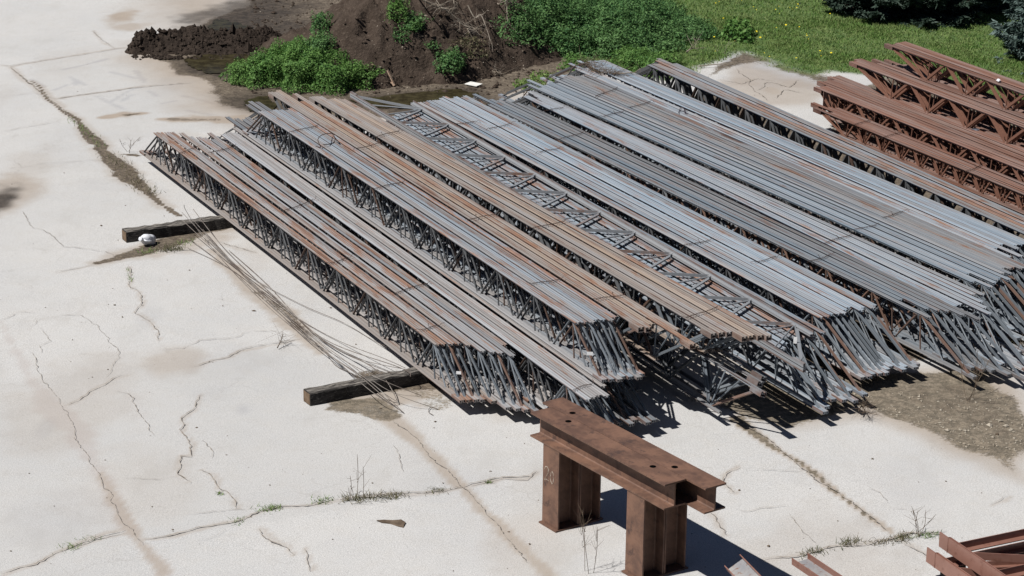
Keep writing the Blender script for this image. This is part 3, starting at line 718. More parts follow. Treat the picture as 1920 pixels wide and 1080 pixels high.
lay('inv_open', 7, 23.10, 23.87, .098, .080, -37.3, z1, 'the grey bundle with a bent chord', g1, (.28, .52, .28), js=.15, kw=INVO)
lay('inv_buckled', 1, 23.79, 24.40, .1, .1, -37.2, z1, 'grey joist with its top chord buckled sideways in mid-length', g1, (.45, .46, .25), kw=dict(inv=True, Lt=13.9, Lb=16.2, depth=.615, bows=(0.0,), ex=dict(ew=.052, dw=.036, buckle=(-1.6, .55, .085, .05))))
lay('inv_far', 3, 23.90, 24.48, .10, .10, -37.9, z1, 'the blue-grey bundle with a red rust line', g1, (.30, .66, .10), js=.15, kw=INVF)
lay('inv_far', 6, 24.27, 24.78, .098, .098, -38.2, z1, 'the broad light blue bundle under the dead brush', g1, (.2, .66, .05), js=.12, kw=INVF)
lay('inv_dense', 6, 25.38, 25.46, .112, .112, -37.6, z1, 'the rusty grey bundle nearest the red-brown stacks', g1, (.40, .56, .36), js=.16, kw=INVK)
# red-oxide stacks at the right
REDL = dict(inv=False, Lt=15, Lb=13.2, depth=.36, paint='red', ex=dict(P=.61, dw=.026, vw=.02, ew=.03))
RED2 = dict(inv=False, Lt=15, Lb=14.2, depth=.52, paint='red', ex=dict(dw=.04, plate=True))
RED3 = dict(inv=False, Lt=15, Lb=12.6, depth=.47, paint='red', ex=dict(dw=.05, ew=.05))
RD = lambda t: t + (-43 + 41) * math.tan(R(1.4)) * 0
dk = math.tan(R(1.4)) * 13
lay('red_low', 5, 27.10, 27.10 + dk, .098, .098, -33.3, .22, 'the low red-brown bundle nearest the grey stack', g1, (.3, .5, .5), sj=[0, .45, -.35, .1, .2], kw=REDL)
lay('red_deep', 10, 27.72, 27.72 + dk, .105, .105, -34.2, .22, 'the wide red-brown bundle with dark end plates', g1, (.3, .5, .5), sj=[0, .05, .03, -.35, -.3, -.33, -.3, -.6, -.55, -.6], kw=RED2)
lay('red_deep', 6, 28.82, 28.82 + dk, .105, .105, -33.8, .22, 'the shaded red-brown bottom bundle by the lawn', g1, (.3, .5, .5), js=.2, kw=RED2)
lay('red_up', 4, 28.47, 28.47 + dk, .10, .10, -34.15, .745, 'the raised red-brown bundle with wide web triangles', g1, (.3, .5, .5), js=.05, kw=RED3)
lay('red_up', 5, 28.90, 28.90 + dk, .105, .105, -33.9, .745, 'the ragged red-brown bundle supporting the topmost one', g1, (.3, .5, .5), js=.3, kw=RED3)
lay('red_up', 5, 28.84, 28.84 + dk, .108, .108, -33.42, 1.23, 'the topmost red-brown bundle beside the lawn', g1, (.3, .5, .5), js=.04, kw=RED3)

# the deep open joist lying on its side across the grey bundle
dj = make_joist('steel_joist', True, 14.4, 16.6, .88, 'grey', fl=.13, st=.062, dw=.05, vw=.026, ew=.05)
dj.location = ST(-36.1, 18.57, .885)
dj.rotation_euler = (R(90), 0, YAW - R(.2)); dj.rotation_euler = (Matrix.Rotation(YAW - R(.2), 3, 'Z') @ Matrix.Rotation(R(-90), 3, 'X')).to_euler()
for ch in dj.children: ch.color = (.15, .52, .3, 1) if not ch.name.startswith('web_bar') else (.08 if rnd.random() > .2 else .5, .44, .25, 1)
tag(dj, 'deep open joist lying flat on its side across the grey bundle', 'steel joist', g1)

# ------------------------------------------------------------------ timber sleepers
def sleeper(p, q, label, w=.23, h=.2):
    p = Vector((p.x, p.y, 0)); q = Vector((q.x, q.y, 0)); d = q - p; L = d.length
    root = empty('timber_sleeper', p, (0, 0, math.atan2(d.y, d.x)))
    bm = bmesh.new(); nseg = 26; prof = [(-w / 2, .004), (-w / 2 + .01, 0.0), (w / 2 - .01, 0.0), (w / 2, .01), (w / 2, h - .02), (w / 2 - .02, h), (0, h - .004), (-w / 2 + .02, h), (-w / 2, h - .018)]
    mb = MB(); n = len(prof); vs = []; fs = []
    for k in range(nseg + 1):
        x = .006 + (L - .006) * k / nseg
        for (y, z) in prof:
            j = .006 if 0 < k < nseg else .002
            vs.append((x, y + rnd.gauss(0, j), max(0.0, z + (rnd.gauss(0, j) if z > .1 else 0))))
    for k in range(nseg):
        for i in range(n): fs.append((k * n + i, k * n + (i + 1) % n, (k + 1) * n + (i + 1) % n, (k + 1) * n + i))
    fs.append(tuple(nseg * n + i for i in range(n))); fs.append(tuple(reversed(range(n)))); mb.add(vs, fs); mb.build('timber', M_TIMBER, root)
    e = MB(); e.box(0, .0045, -w / 2 + .012, w / 2 - .012, .012, h - .022); e.build('end_grain', M_TEND, root)
    tag(root, label, 'sleeper', 'timber sleepers under the joists')
    return root
sleeper(at(233, 452), ST(-39.97, 15.1), 'black timber sleeper at the back left, white jug leaning on it', h=.2)
sleeper(at(575, 757), ST(-31.72, 15.1), 'black timber sleeper at the front with a brown sawn end', h=.2)
for k, s in enumerate((-39.9, -31.7)):
    for j, t in enumerate((15.25, 17.95, 20.65, 23.35)):
        sleeper(ST(s, t), ST(s + .02, t + 2.6), 'timber sleeper hidden in shade below the grey and tan joists', h=.2)
    sleeper(ST(s + .5, 26.95), ST(s + .5, 29.55), 'timber sleeper hidden in shade below the red-brown joists', h=.215)

# ------------------------------------------------------------------ rusty beam stand
def xf(o): return o
def hbeam(length, d, bf, tf, tw):
    """wide-flange section along x: flanges horizontal, top at z=d"""
    p = [(-bf / 2, 0), (bf / 2, 0), (bf / 2, tf), (tw / 2 + .012, tf), (tw / 2, tf + .012), (tw / 2, d - tf - .012), (tw / 2 + .012, d - tf), (bf / 2, d - tf), (bf / 2, d), (-bf / 2, d),
         (-bf / 2, d - tf), (-tw / 2 - .012, d - tf), (-tw / 2, d - tf - .012), (-tw / 2, tf + .012), (-tw / 2 - .012, tf), (-bf / 2, tf)]
    m = MB(); m.prism(p, 0, length); return m
b0 = at(994, 818, 1.115); b1 = at(1245, 957, 1.115); bd = (b1 - b0); bd.z = 0; blen = bd.length; bd.normalize(); bn = Vector((-bd.y, bd.x, 0))
if bn.x < 0: bn = -bn
byaw = math.atan2(bd.y, bd.x)
stand = empty('beam_stand', b0 - Vector((0, 0, 1.115)), (0, 0, byaw))
tag(stand, 'rusty brown steel trestle of double I-beams on two legs, marked 20', 'steel stand')
sgn = 1 if (Matrix.Rotation(byaw, 3, 'Z') @ Vector((0, 1, 0))).dot(bn) > 0 else -1
BF, BD, ZB = .325, .335, 1.115
for k, (x0, x1) in enumerate(((0, blen), (-.20, blen + .36))):
    o = hbeam(x1 - x0, BD, BF, .022, .018).build('top_beam', M_BROWN, stand); o.location = (x0, sgn * (BF / 2 + k * (BF + .008)), ZB)
    for hx in (.52, x1 - x0 - .52 if k == 0 else x1 - x0 - .72):
        c = MB(); nn = 14; yo = .06 if k == 0 else -.06
        c.add([(hx + .042 * math.cos(2 * math.pi * a / nn), sgn * yo + .042 * math.sin(2 * math.pi * a / nn), BD + .0022) for a in range(nn)], [tuple(range(nn))])  # flat black disc paints the shade inside the hole
        hh = c.build('bolt_hole_disc', M_HOLE_SHADE, o)
for lx in (.45, 2.22):
    leg = empty('leg', (lx, 0, 0)); leg.parent = stand
    for k in range(2):
        c = hbeam(ZB - .024, .335, .345, .02, .016).build('column', M_BROWN, leg)
        # stand the section up: beam x -> z, flange normal -> across the stand
        c.rotation_euler = Matrix(((0, 1, 0), (0, 0, sgn), (1, 0, 0))).to_euler()
        c.location = (0, sgn * (.012 + k * .345), .022)
    pl = MB(); pl.box(-.19, .19, *sorted((sgn * -.03, sgn * .73)), 0, .0215); pl.build('base_plate', M_BROWN, leg)
# chalked "20" on the outer flange of the far leg
def strokes(pl, w, M, m, name, parent, th=.0022):
    b = MB()
    for s in pl:
        for (a, c) in zip(s[:-1], s[1:]):
            a, c = Vector((a[0], a[1], 0)), Vector((c[0], c[1], 0)); d = c - a; L = d.length
            T = Matrix.Translation(a) @ Matrix.Rotation(math.atan2(d.y, d.x), 4, 'Z')
            b.box(-w * .4, L + w * .4, -w / 2, w / 2, 0, th, M @ T); th += .00003
    return b.build(name, m, parent)
two = [(0, .15), (.02, .19), (.06, .20), (.085, .17), (.08, .12), (.04, .06), (.0, .0), (.04, .02), (.09, .015)]
zero = [(.17, .17), (.145, .15), (.13, .09), (.14, .03), (.165, .0), (.19, .02), (.20, .09), (.19, .15), (.165, .172)]
MM = Matrix(((1, 0, 0, .45 - .135), (0, 0, -sgn, sgn * .0118), (0, 1, 0, .62), (0, 0, 0, 1)))
strokes([two, zero], .010, MM, M_CHALK, 'chalk_number', stand)

# ------------------------------------------------------------------ loose reinforcing bars, jug, litter
bars = [([(345, 384, .75), (349, 398, .55), (385, 450, .15), (470, 545, .03), (560, 625, .03), (690, 700, .24), (790, 742, .02)], 'rust-tipped'),
        ([(341, 398, .45), (400, 460, .12), (500, 565, .03), (640, 690, .12), (700, 735, .235), (755, 772, .02)], 'straight'),
        ([(362, 392, .4), (420, 465, .08), (520, 560, .03), (610, 640, .05), (745, 690, .23), (770, 706, .22)], 'right-leaning'),
        ([(353, 446, .06), (430, 500, .02), (530, 575, .03), (620, 650, .05), (735, 700, .23)], 'short pale'),
        ([(352, 465, .02), (440, 510, .02), (540, 590, .03), (650, 665, .1), (768, 694, .22)], 'low pale'),
        ([(400, 455, .02), (470, 515, .03), (560, 570, .03), (640, 605, .03), (700, 638, .03), (745, 660, .2)], 'upper'),
        ([(341, 412, .3), (430, 490, .05), (520, 570, .04), (600, 650, .05), (690, 715, .24), (757, 774, .02)], 'dark'),
        ([(360, 410, .3), (440, 495, .05), (560, 610, .04), (640, 672, .12), (730, 733, .2), (818, 768, .02)], 'hooked'),
        ([(450, 520, .03), (540, 600, .03), (600, 650, .04), (623, 682, .02), (650, 697, .02), (675, 707, .02)], 'curled'),
        ([(430, 470, .03), (500, 535, .03), (590, 625, .05), (700, 690, .2), (748, 757, .02)], 'thin'),
        ([(480, 540, .03), (560, 595, .03), (640, 640, .04), (720, 672, .22), (760, 690, .21)], 'thin upper'),
        ([(380, 430, .1), (470, 530, .04), (570, 630, .05), (660, 700, .22), (720, 745, .1), (748, 756, .02)], 'middle')]
how = {'rust-tipped': 'upright rust-red tip at its far end', 'straight': 'lying straight over the front sleeper', 'right-leaning': 'leaning right against the front bundle', 'short pale': 'pale and short, lowest at the far end',
       'low pale': 'pale, starting furthest left on the concrete', 'upper': 'running up under the front bundle', 'dark': 'dark, ending furthest forward past the sleeper', 'hooked': 'ending in a bent hook on the concrete',
       'curled': 'curling away on its own before the sleeper', 'thin': 'thin, crossing the middle of the tangle', 'thin upper': 'thin, nearest the joists on the sleeper', 'middle': 'wedged in the middle of the tangle'}
def smooth_path(p, n=8):
    out = []
    for i in range(len(p) - 1):
        p0, p1, p2, p3 = p[max(i - 1, 0)], p[i], p[i + 1], p[min(i + 2, len(p) - 1)]
        for k in range(n):
            t = k / n
            out.append(.5 * ((2 * p1) + (p2 - p0) * t + (2 * p0 - 5 * p1 + 4 * p2 - p3) * t * t + (3 * p1 - p0 - 3 * p2 + p3) * t ** 3))
    out.append(p[-1]); return out
for pts, nm in bars:
    p = [at(x, y, z) for x, y, z in pts]
    if nm == 'hooked': p += [at(806, 762, .02) + Vector((.02, 0, 0)), at(804, 772, .02), at(812, 778, .02)]
    p = [q + Vector((rnd.gauss(0, .025), rnd.gauss(0, .03), 0)) if 0 < k < len(p) - 1 else q for k, q in enumerate(p)]
    b = MB(); b.tube(smooth_path(p), rnd.uniform(.0042, .0068), 6)
    tag(b.build('steel_rod', M_BAR, smooth=True), 'loose rusty steel rod, ' + how[nm], 'steel rod', 'loose steel rods beside the front bundle')
# white jug leaning on the back sleeper
jp = at(277, 459); jug = empty('plastic_jug', jp, (R(72), R(8), R(-35))); jug.location.z = .095; jug.scale = (1.2, 1.2, 1.2)
def lathe(prof, n=16, cr=0.0):
    b = MB(); vs = []; fs = []
    for r, z in prof: vs += [(r * (1 + cr * (rnd.random() - .5)) * math.cos(2 * math.pi * k / n), r * math.sin(2 * math.pi * k / n), z) for k in range(n)]
    for i in range(len(prof) - 1):
        for k in range(n): fs.append((i * n + k, i * n + (k + 1) % n, (i + 1) * n + (k + 1) % n, (i + 1) * n + k))
    fs.append(tuple(reversed(range(n)))); fs.append(tuple((len(prof) - 1) * n + k for k in range(n))); b.add(vs, fs); return b
lathe([(.06, -.11), (.078, -.10), (.08, -.04), (.074, -.02), (.08, 0), (.078, .05), (.06, .09), (.03, .12), (.026, .14)], 14, .34).build('body', M_WHITE, jug, True)
lathe([(.03, .1405), (.032, .145), (.032, .165), (.028, .168)]).build('cap', M_WHITE, jug, True)
hd = MB(); hd.tube(smooth_path([Vector(p) for p in ((.03, 0, .115), (.075, 0, .12), (.098, 0, .08), (.09, 0, .03), (.072, 0, .015))], 5), .012, 7); hd.build('handle', M_WHITE, jug, True)
tag(jug, 'crumpled white plastic jug lying against the black timber sleeper', 'jug')

def board(px, py, L, w, yaw, label, z=.03, m=None, name='board', cat='board', th=.012):
    p = at(px, py, z); o = empty(name, p, (0, 0, yaw)); bpy.data.objects.remove(o)
    b = MB(); b.box(-L / 2, L / 2, -w / 2, w / 2, 0, th); ob = b.build(name, m or M_PAPER); ob.location = p; ob.rotation_euler = (R(2), 0, yaw); tag(ob, label, cat); return ob
board(888, 158, .32, .22, R(-35), 'white sheet of board lying in the mud by the puddle', .035)

# tags and plastic scraps
def tagged(px, py, z, w, h, label, yaw, pitch=0.0):
    b = MB(); b.box(-w / 2, w / 2, -.002, .002, -h / 2, h / 2); o = b.build('paper_tag', M_TAG); o.location = at(px, py, z); o.rotation_euler = (pitch, 0, yaw)
    tag(o, label, 'tag')
tagged(1106, 663, 1.15, .085, .05, 'white paper tag on the webs of the upper blue bundle', YAW + R(60))
tagged(860, 699, .55, .07, .045, 'white paper tag on the webs of the front-left bundle', YAW + R(55))
tagged(1491, 638, .95, .05, .1, 'white paper tag on the near end of the flat-lying joist', YAW + R(50))
def scrap(px, py, z, label, m, s=.1):
    b = MB(); n = 7; vs = []; fs = []
    for i in range(n):
        for j in range(n):
            u, v = i / (n - 1) - .5, j / (n - 1) - .5
            vs.append((u * s * 1.6 + rnd.gauss(0, .006), v * s + rnd.gauss(0, .006), abs(rnd.gauss(.012, .014))))
    for i in range(n - 1):
        for j in range(n - 1): fs.append((i * n + j, i * n + j + 1, (i + 1) * n + j + 1, (i + 1) * n + j))
    b.add(vs, fs); o = b.build('plastic_scrap', m); o.location = at(px, py, z); o.rotation_euler = (0, 0, rnd.uniform(0, 6)); tag(o, label, 'litter', 'plastic scraps caught on the red-brown joists')
M_DSC = simple('dark plastic', (.04, .05, .07), (.08, .09, .12), 9, .5, .4, 0)
scrap(1754, 113, 1.25, 'white plastic scrap on the raised red-brown bundle, left of a pair', M_WHITE, .09); scrap(1767, 118, 1.25, 'white plastic scrap on the raised red-brown bundle, right of a pair', M_WHITE, .09)
scrap(1756, 112 - .2, 1.26, 'thin white plastic shred beside the pair of scraps', M_WHITE, .05); scrap(1872, 152, 1.72, 'grey plastic scrap on the topmost red-brown bundle', M_WHITE, .07); scrap(1829, 244, .78, 'dark plastic scrap on the red-brown deck', M_DSC, .09)

# tie wires across the bundles
ties = [(337, 287, 367, 278, 0), (397, 287, 439, 275, 0), (530, 397, 589, 375, 0), (619, 494, 655, 484, 0), (740, 550, 801, 532, 0), (789, 619, 823, 611, 0), (1073, 732, 1108, 721, 0),
        (547, 248, 594, 236, 1), (669, 279, 714, 269, 1), (703, 258, 747, 246, 1), (703, 354, 755, 342, 1), (878, 412, 928, 403, 1), (1000, 429, 1058, 415, 1), (1000, 533, 1050, 524, 1), (1119, 562, 1169, 553, 1), (1289, 597, 1344, 576, 1),
        (851, 233, 892, 229, 0), (919, 242, 958, 232, 0), (1011, 286, 1047, 279, 0), (1283, 461, 1330, 451, 0), (1417, 492, 1457, 482, 0), (1017, 210, 1055, 202, 0), (1119, 181, 1155, 166, 0), (1130, 219, 1167, 210, 0), (1183, 202, 1219, 191, 0),
        (1050, 262, 1092, 249, 0), (1656, 408, 1695, 397, 0), (1603, 432, 1642, 422, 0), (1545, 457, 1592, 442, 0), (1523, 490, 1559, 478, 0),
        (1603, 235, 1634, 224, 2), (1653, 260, 1694, 246, 2), (1812, 322, 1845, 308, 2)]
where = {0: ['across the rusty front-left bundle near its far end', 'across the stepped front bundle near its far end', 'across the stepped front bundle, third from its far end', 'with loose curls, halfway along the front-left bundle', 'on the stepped front bundle towards its near end', 'at the near end of the front-left bundle', 'at the near end of the pale grey bundle',
             'at the far end of the light blue-grey bundle, first of two', 'at the far end of the light blue-grey bundle, second of two', 'over the light blue-grey bundle beside the open gap', 'on the light blue-grey bundle above the flat-lying joist', 'on the light blue-grey bundle near its right end', 'over the far end of the blue-grey bundle by the mud', 'over the grey bundle nearest the dead brush', 'over the grey strips left of the first black gap end', 'between the dead brush and the dark letter mark', 'over the dark grey bundle at its far end',
             'bent up where the right stack meets the frame, rightmost', 'over the grey bundle with a bent chord, second from right', 'over the narrow grey bundle, third from right', 'over the near half of the dark grey bundle'],
         1: ['over the upper blue bundle at its far end', 'over the upper tan bundle, left of a staggered pair', 'over the far tan bundle, right of a staggered pair', 'across the upper blue bundle, second from its far end', 'across the middle tan bundle halfway along', 'across the far tan bundle halfway along', 'across the upper blue bundle near its near end', 'across the middle tan bundle near its near end', 'across the far tan bundle at its near end'],
         2: ['over the low red-brown bundle, first from its end', 'over the low red-brown bundle, second from its end', 'over the low red-brown bundle, nearest the frame edge']}
cnt = {0: 0, 1: 0, 2: 0}
for x0, y0, x1, y1, lv in ties:
    z = (.835, 1.465, .60)[lv]; p, q = at(x0, y0, z), at(x1, y1, z); d = q - p; L = d.length; d.normalize(); nrm = Vector((-d.y, d.x, 0))
    b = MB()
    for ph in (0, math.pi):
        pts = []; n = 26
        for k in range(n + 1):
            u = k / n; a = u * L / .11 * math.pi + ph
            pts.append(p.lerp(q, u) + nrm * (.010 * math.cos(a) + .02 * math.sin(u * 5 + x0)) + Vector((0, 0, .008 + .008 * math.sin(a))))
        b.tube(pts, .0038, 5)
    for e_, sg in ((p, -1), (q, 1)):
        b.tube(smooth_path([e_, e_ + d * sg * .05 + Vector((0, 0, .03)), e_ + d * sg * .08 + nrm * rnd.uniform(-.06, .06) + Vector((0, 0, rnd.uniform(-.02, .05)))], 4), .0035, 5)
    if rnd.random() < .6:
        m_ = p.lerp(q, rnd.uniform(.3, .7)); b.tube(smooth_path([m_, m_ + nrm * .05 + Vector((0, 0, .05)), m_ + nrm * .1 + d * .05 + Vector((0, 0, .02))], 4), .0035, 5)
    lab = 'twisted tie wire ' + where[lv][cnt[lv]]; cnt[lv] += 1
    tag(b.build('tie_wire', M_WIRE), lab, 'wire', 'tie wires round the bundles')
# the looped wire on the upper blue bundle and the bent hoops on the light blue bundle
lz = 1.455; b = MB()
b.tube(smooth_path([at(x, y, lz + h) for x, y, h in ((592, 274, .0), (601, 276, .02), (596, 262, .14), (604, 253, .2), (620, 250, .06), (627, 256, .15), (628, 263, .02), (622, 269, .0), (606, 271, .01))], 6), .007, 5)
tag(b.build('wire_loop', M_WIRE), 'looped dark wire sticking up from the upper blue bundle', 'wire')
b = MB(); hz = .84
b.tube(smooth_path([at(x, y, hz + h) for x, y, h in ((1272, 212, 0), (1275, 204, .0), (1279, 201, .0), (1283, 205, .0), (1284, 212, 0))], 5), .006, 5)
b.tube(smooth_path([at(x, y, hz) for x, y in ((1274, 208), (1283, 208))], 3), .006, 5)
b.tube(smooth_path([at(x, y, hz) for x, y in ((1288, 206), (1284.5, 209), (1286, 213), (1290, 212))], 5), .006, 5)
tag(b.build('letter_mark', M_MARK), 'dark hand drawn letter mark on the light blue bundle', 'mark')

# ------------------------------------------------------------------ brown girders and steel offcuts in the near corner
def girder(p, label, z, Lc=4.2, Ww=1.7, seed=0):
    """joist girder on its side: chord along local x, webs across in plan"""
    rr = random.Random(seed); g = empty('joist_girder', (p.x, p.y, z), (0, 0, YAW + R(-2)))
    def lang(b, p0, p1, w, t=.012, flip=1, zz=0):
        p0, p1 = Vector((*p0, zz)), Vector((*p1, zz)); d = p1 - p0; T = Matrix.Translation(p0) @ Matrix.Rotation(math.atan2(d.y, d.x), 4, 'Z'); L = d.length
        b.box(0, L, *sorted((0, flip * w)), 0, t, T); b.box(0, L, *sorted((0, flip * t)), t, w, T)
    S = -1   # local -y is screen left or right depending on handedness; t grows along local +y * S2
    S2 = 1 if (Matrix.Rotation(g.rotation_euler.z, 3, 'Z') @ Vector((0, 1, 0))).dot(TX) > 0 else -1
    for k, y in enumerate((0.0, Ww)):
        b = MB(); b.box(-.02, Lc, *sorted((S2 * y, S2 * (y + .014))), 0, .195); b.box(-.02, Lc, *sorted((S2 * (y + .014), S2 * (y + .15))), .0, .014)
        b.box(.16, Lc, *sorted((S2 * (y + .03), S2 * (y + .044))), .014, .195)
        b.build('chord', M_GIRD, g)
    for k in range(8):
        x = .20 + k * .42
        b = MB(); lang(b, (x, S2 * .05), (x + (.95 if k % 2 else -.04), S2 * (Ww - .01)), .10, flip=1 if k % 2 else -1, zz=.085 if k % 2 else .02); b.build('web_angle', M_GIRD, g)
    for k in range(5):
        x = .45 + k * .55; b = MB(); lang(b, (x, S2 * .12), (x + rr.uniform(-.25, .5), S2 * (Ww - .05)), .07, flip=rr.choice((-1, 1)), zz=-.10 + .05 * (k % 3)); b.build('web_angle', M_GIRD, g)
    for k in range(3):
        b = MB(); x = .16 + k * 1.2; b.box(x, x + .012, *sorted((S2 * -.004, S2 * .028)), -.004, .2); b.build('stiffener', M_GIRD, g)
    tag(g, label, 'girder', 'brown girders in the near corner'); return g
girder(at(1738, 1050, .25), 'brown painted girder on its side in the near corner, lower left one', .22, seed=1)
girder(at(1762, 1020, .44), 'brown painted girder lying on top of the other, upper right one', .40, seed=2)
gp0 = at(1760, 1075, .0)
for k, (dx, dy) in enumerate(((.15, .12), (1.1, .55))):
    b = MB(); b.box(-.11, .11, -.11, .11, 0, .215); o = b.build('timber_block', M_TIMBER); o.location = (gp0.x + dx, gp0.y + dy - .25, 0); o.rotation_euler = (0, 0, YAW)
    tag(o, ('dark timber block under the near end of the brown girders', 'dark timber block under the far side of the brown girders')[k], 'block')
def offcut(px, py, z, label, yaw, tilt, n, plate):
    p = at(px, py, z); root = empty('steel_channel', (p.x, p.y, z), (0, 0, yaw)); root.rotation_euler = (tilt, 0, yaw)
    b = MB(); b.box(0, 1.6, -.11, .11, -.012, 0); b.build('web_plate', plate, root)
    for sy in (-1, 1):
        b = MB(); b.box(0, 1.6, *sorted((sy * .11, sy * .122)), -.012, .075); b.build('flange', M_GIRD, root)
    tag(root, label, 'steel channel')
M_SHINY = simple('bare mill steel', (.20, .20, .21), (.30, .29, .28), 3, .4, .5, .1, (.17, .09, .06))
offcut(1378, 1058, .36, 'steel channel with a pale worn face at the bottom edge, left one', YAW + R(-8), R(32), 1, M_SHINY)
offcut(1500, 1052, .36, 'steel channel with raised brown flanges at the bottom edge, right one', YAW + R(2), R(4), 1, M_SHINY)
for k, (px_, py_) in enumerate(((1405, 1086), (1528, 1082))):
    b = MB(); b.box(-.1, .1, -.25, .25, 0, .33); o = b.build('timber_block', M_TIMBER); q = at(px_, py_, .33); o.location = (q.x + .25, q.y - .45, 0); o.rotation_euler = (0, 0, YAW)
    tag(o, ('dark timber block under the left steel channel', 'dark timber block under the right steel channel')[k], 'block')

# ------------------------------------------------------------------ vegetation
def leaf_cloud(P, Nn, size, m, name, aspect=.5, bias=.6, jit=.35):
    """one small bent leaf (two triangles) at each point P with normal Nn"""
    n = len(P); nrm = Nn * bias + rng.normal(0, 1, (n, 3)) * (1 - bias); nrm /= np.linalg.norm(nrm, axis=1)[:, None] + 1e-9
    a = np.cross(nrm, rng.normal(0, 1, (n, 3))); a /= np.linalg.norm(a, axis=1)[:, None] + 1e-9; b = np.cross(nrm, a)
    s = (size * (1 + jit * rng.normal(0, 1, n)).clip(.4, 2))[:, None]
    v = np.stack([P - a * s * .5, P + b * s * aspect * .5, P + a * s * .5, P - b * s * aspect * .5], 1).reshape(-1, 3)
    f = np.arange(4 * n).reshape(n, 4)
    return np_mesh(name, v, f, m, False)
def lobes_points(lobes, dens):
    P = []; Q = []
    for (x, y, z, rx, ry, rz) in lobes:
        n = int(dens * (rx * ry + rx * rz + ry * rz) * 2)
        u = rng.normal(0, 1, (n, 3)); u[:, 2] = np.abs(u[:, 2]) * 1.1 - .15; u /= np.linalg.norm(u, axis=1)[:, None]
        lump = 1 + .34 * np.sin(u[:, 0] * 5 + x * 7) * np.sin(u[:, 1] * 6 + y * 5) + .12 * np.sin(u[:, 2] * 9 + x)
        r = (rng.random(n) ** .35 * .45 + .6) * lump
        P.append(np.array([x, y, z]) + u * r[:, None] * np.array([rx, ry, rz])); Q.append(u * .6 + np.array([0, 0, .5]))
    return np.concatenate(P), np.concatenate(Q)
def bush(lobes, m, name, label, cat='weeds', size=.075, dens=900, group=None, kind=None, stems=True):
    P, Q = lobes_points(lobes, dens)
    sh = []
    for (x, y, z, rx, ry, rz) in lobes:
        for _ in range(int(5 + 26 * rx * ry)):
            a = rnd.uniform(0, 6.28); rr_ = rnd.uniform(.2, 1.05); bx, by = x + math.cos(a) * rx * rr_, y + math.sin(a) * ry * rr_; zt = z + rz * max(0, 1 - rr_ * rr_) ** .5; hh_ = rnd.uniform(.08, .26) * (.5 + rz)
            dx_, dy_ = rnd.gauss(0, .12), rnd.gauss(0, .12)
            for k in range(rnd.randint(8, 18)): u = rnd.random(); sh.append((bx + dx_ * u + rnd.gauss(0, .03 * (1.2 - u)), by + dy_ * u + rnd.gauss(0, .03 * (1.2 - u)), zt - .06 + hh_ * u))
    P = np.concatenate([P, np.array(sh)]); Q = np.concatenate([Q, np.tile([0, 0, .4], (len(sh), 1))]); keep = P[:, 2] > -.02
    o = link(leaf_cloud(P[keep], Q[keep], size, m, 'leaves'), 'leaves')
    r = empty(name, (0, 0, 0)); o.parent = r
    if stems:
        b = MB()
        for (x, y, z, rx, ry, rz) in lobes[:12]:
            for _ in range(3):
                b.tube([(x, y, max(0, z - rz * .5) - .05), (x + rnd.gauss(0, rx * .4), y + rnd.gauss(0, ry * .4), z + rz * .5)], [.012, .005], 5)
        b.build('stems', M_TWIG, r)
    return tag(r, label, cat, group)
def lob(px, py, r, h, z=None):
    p = on_mound(px, py) if z is None else at(px, py, z)
    return (p.x, p.y, p.z + h * .15, r, r * 1.15, h)
bush([lob(455, 153, .35, .35, 0), lob(490, 155, .45, .45, 0), lob(525, 150, .5, .5, 0), lob(560, 158, .6, .6, 0), lob(600, 160, .65, .6, 0), lob(640, 160, .55, .5, 0), lob(675, 160, .35, .4, 0), lob(540, 130, .5, .5), lob(575, 125, .5, .5), lob(505, 138, .4, .4)],
     M_WEED, 'weed_clump', 'wide bright green weed clump between the puddle and the tan joists', dens=3400, size=.045)
bush([lob(590, 103, .28, .35), lob(605, 85, .3, .4), lob(603, 72, .22, .35), lob(570, 108, .25, .3)], M_WEED2, 'weed_clump', 'upright green weed clump on the left slope of the mound', size=.04, dens=4200)
bush([lob(843, 128, .26, .3), lob(850, 136, .22, .25)], M_WEED2, 'weed_clump', 'small round green weed at the foot of the mound', size=.05, dens=2600)
bush([lob(742, 12, .3, .5), lob(746, 28, .22, .4), lob(738, -8, .35, .5)], M_WEED, 'weed_clump', 'green weed clump high on the mound by the dark hollow', size=.04, dens=4200)
bush([lob(775, 52, .2, .25), lob(768, 65, .22, .2), lob(790, 45, .18, .2), lob(753, 72, .16, .2)], M_WEED2, 'weed_clump', 'thin straggling weeds below the fallen branch', size=.045, dens=1300)
bush([lob(775, 90, .13, .14), lob(783, 96, .1, .1)], M_WEED, 'weed_clump', 'tiny weed tuft in the middle of the soil slope', size=.04, dens=2600)
bush([lob(812, 112, .14, .14), lob(822, 118, .12, .1)], M_WEED2, 'weed_clump', 'little weed tuft left of the small round weed', size=.04, dens=1800)
bush([lob(700, 142, .1, .1), lob(710, 140, .08, .1)], M_WEED, 'weed_clump', 'lone little weed below the broken lath', size=.04, dens=1800)
bush([lob(880, 92, .3, .14), lob(895, 100, .25, .12), lob(860, 98, .2, .1)], M_DRY, 'weed_clump', 'sparse dry weeds left of the leafy thicket', size=.045, dens=700)
bush([lob(822, 4, .3, .3), lob(840, -4, .3, .3), lob(900, 2, .35, .3), lob(920, 8, .3, .3), lob(955, 0, .2, .2)], M_WEED2, 'weed_clump', 'weeds hanging over the top of the mound', size=.05, dens=2400)
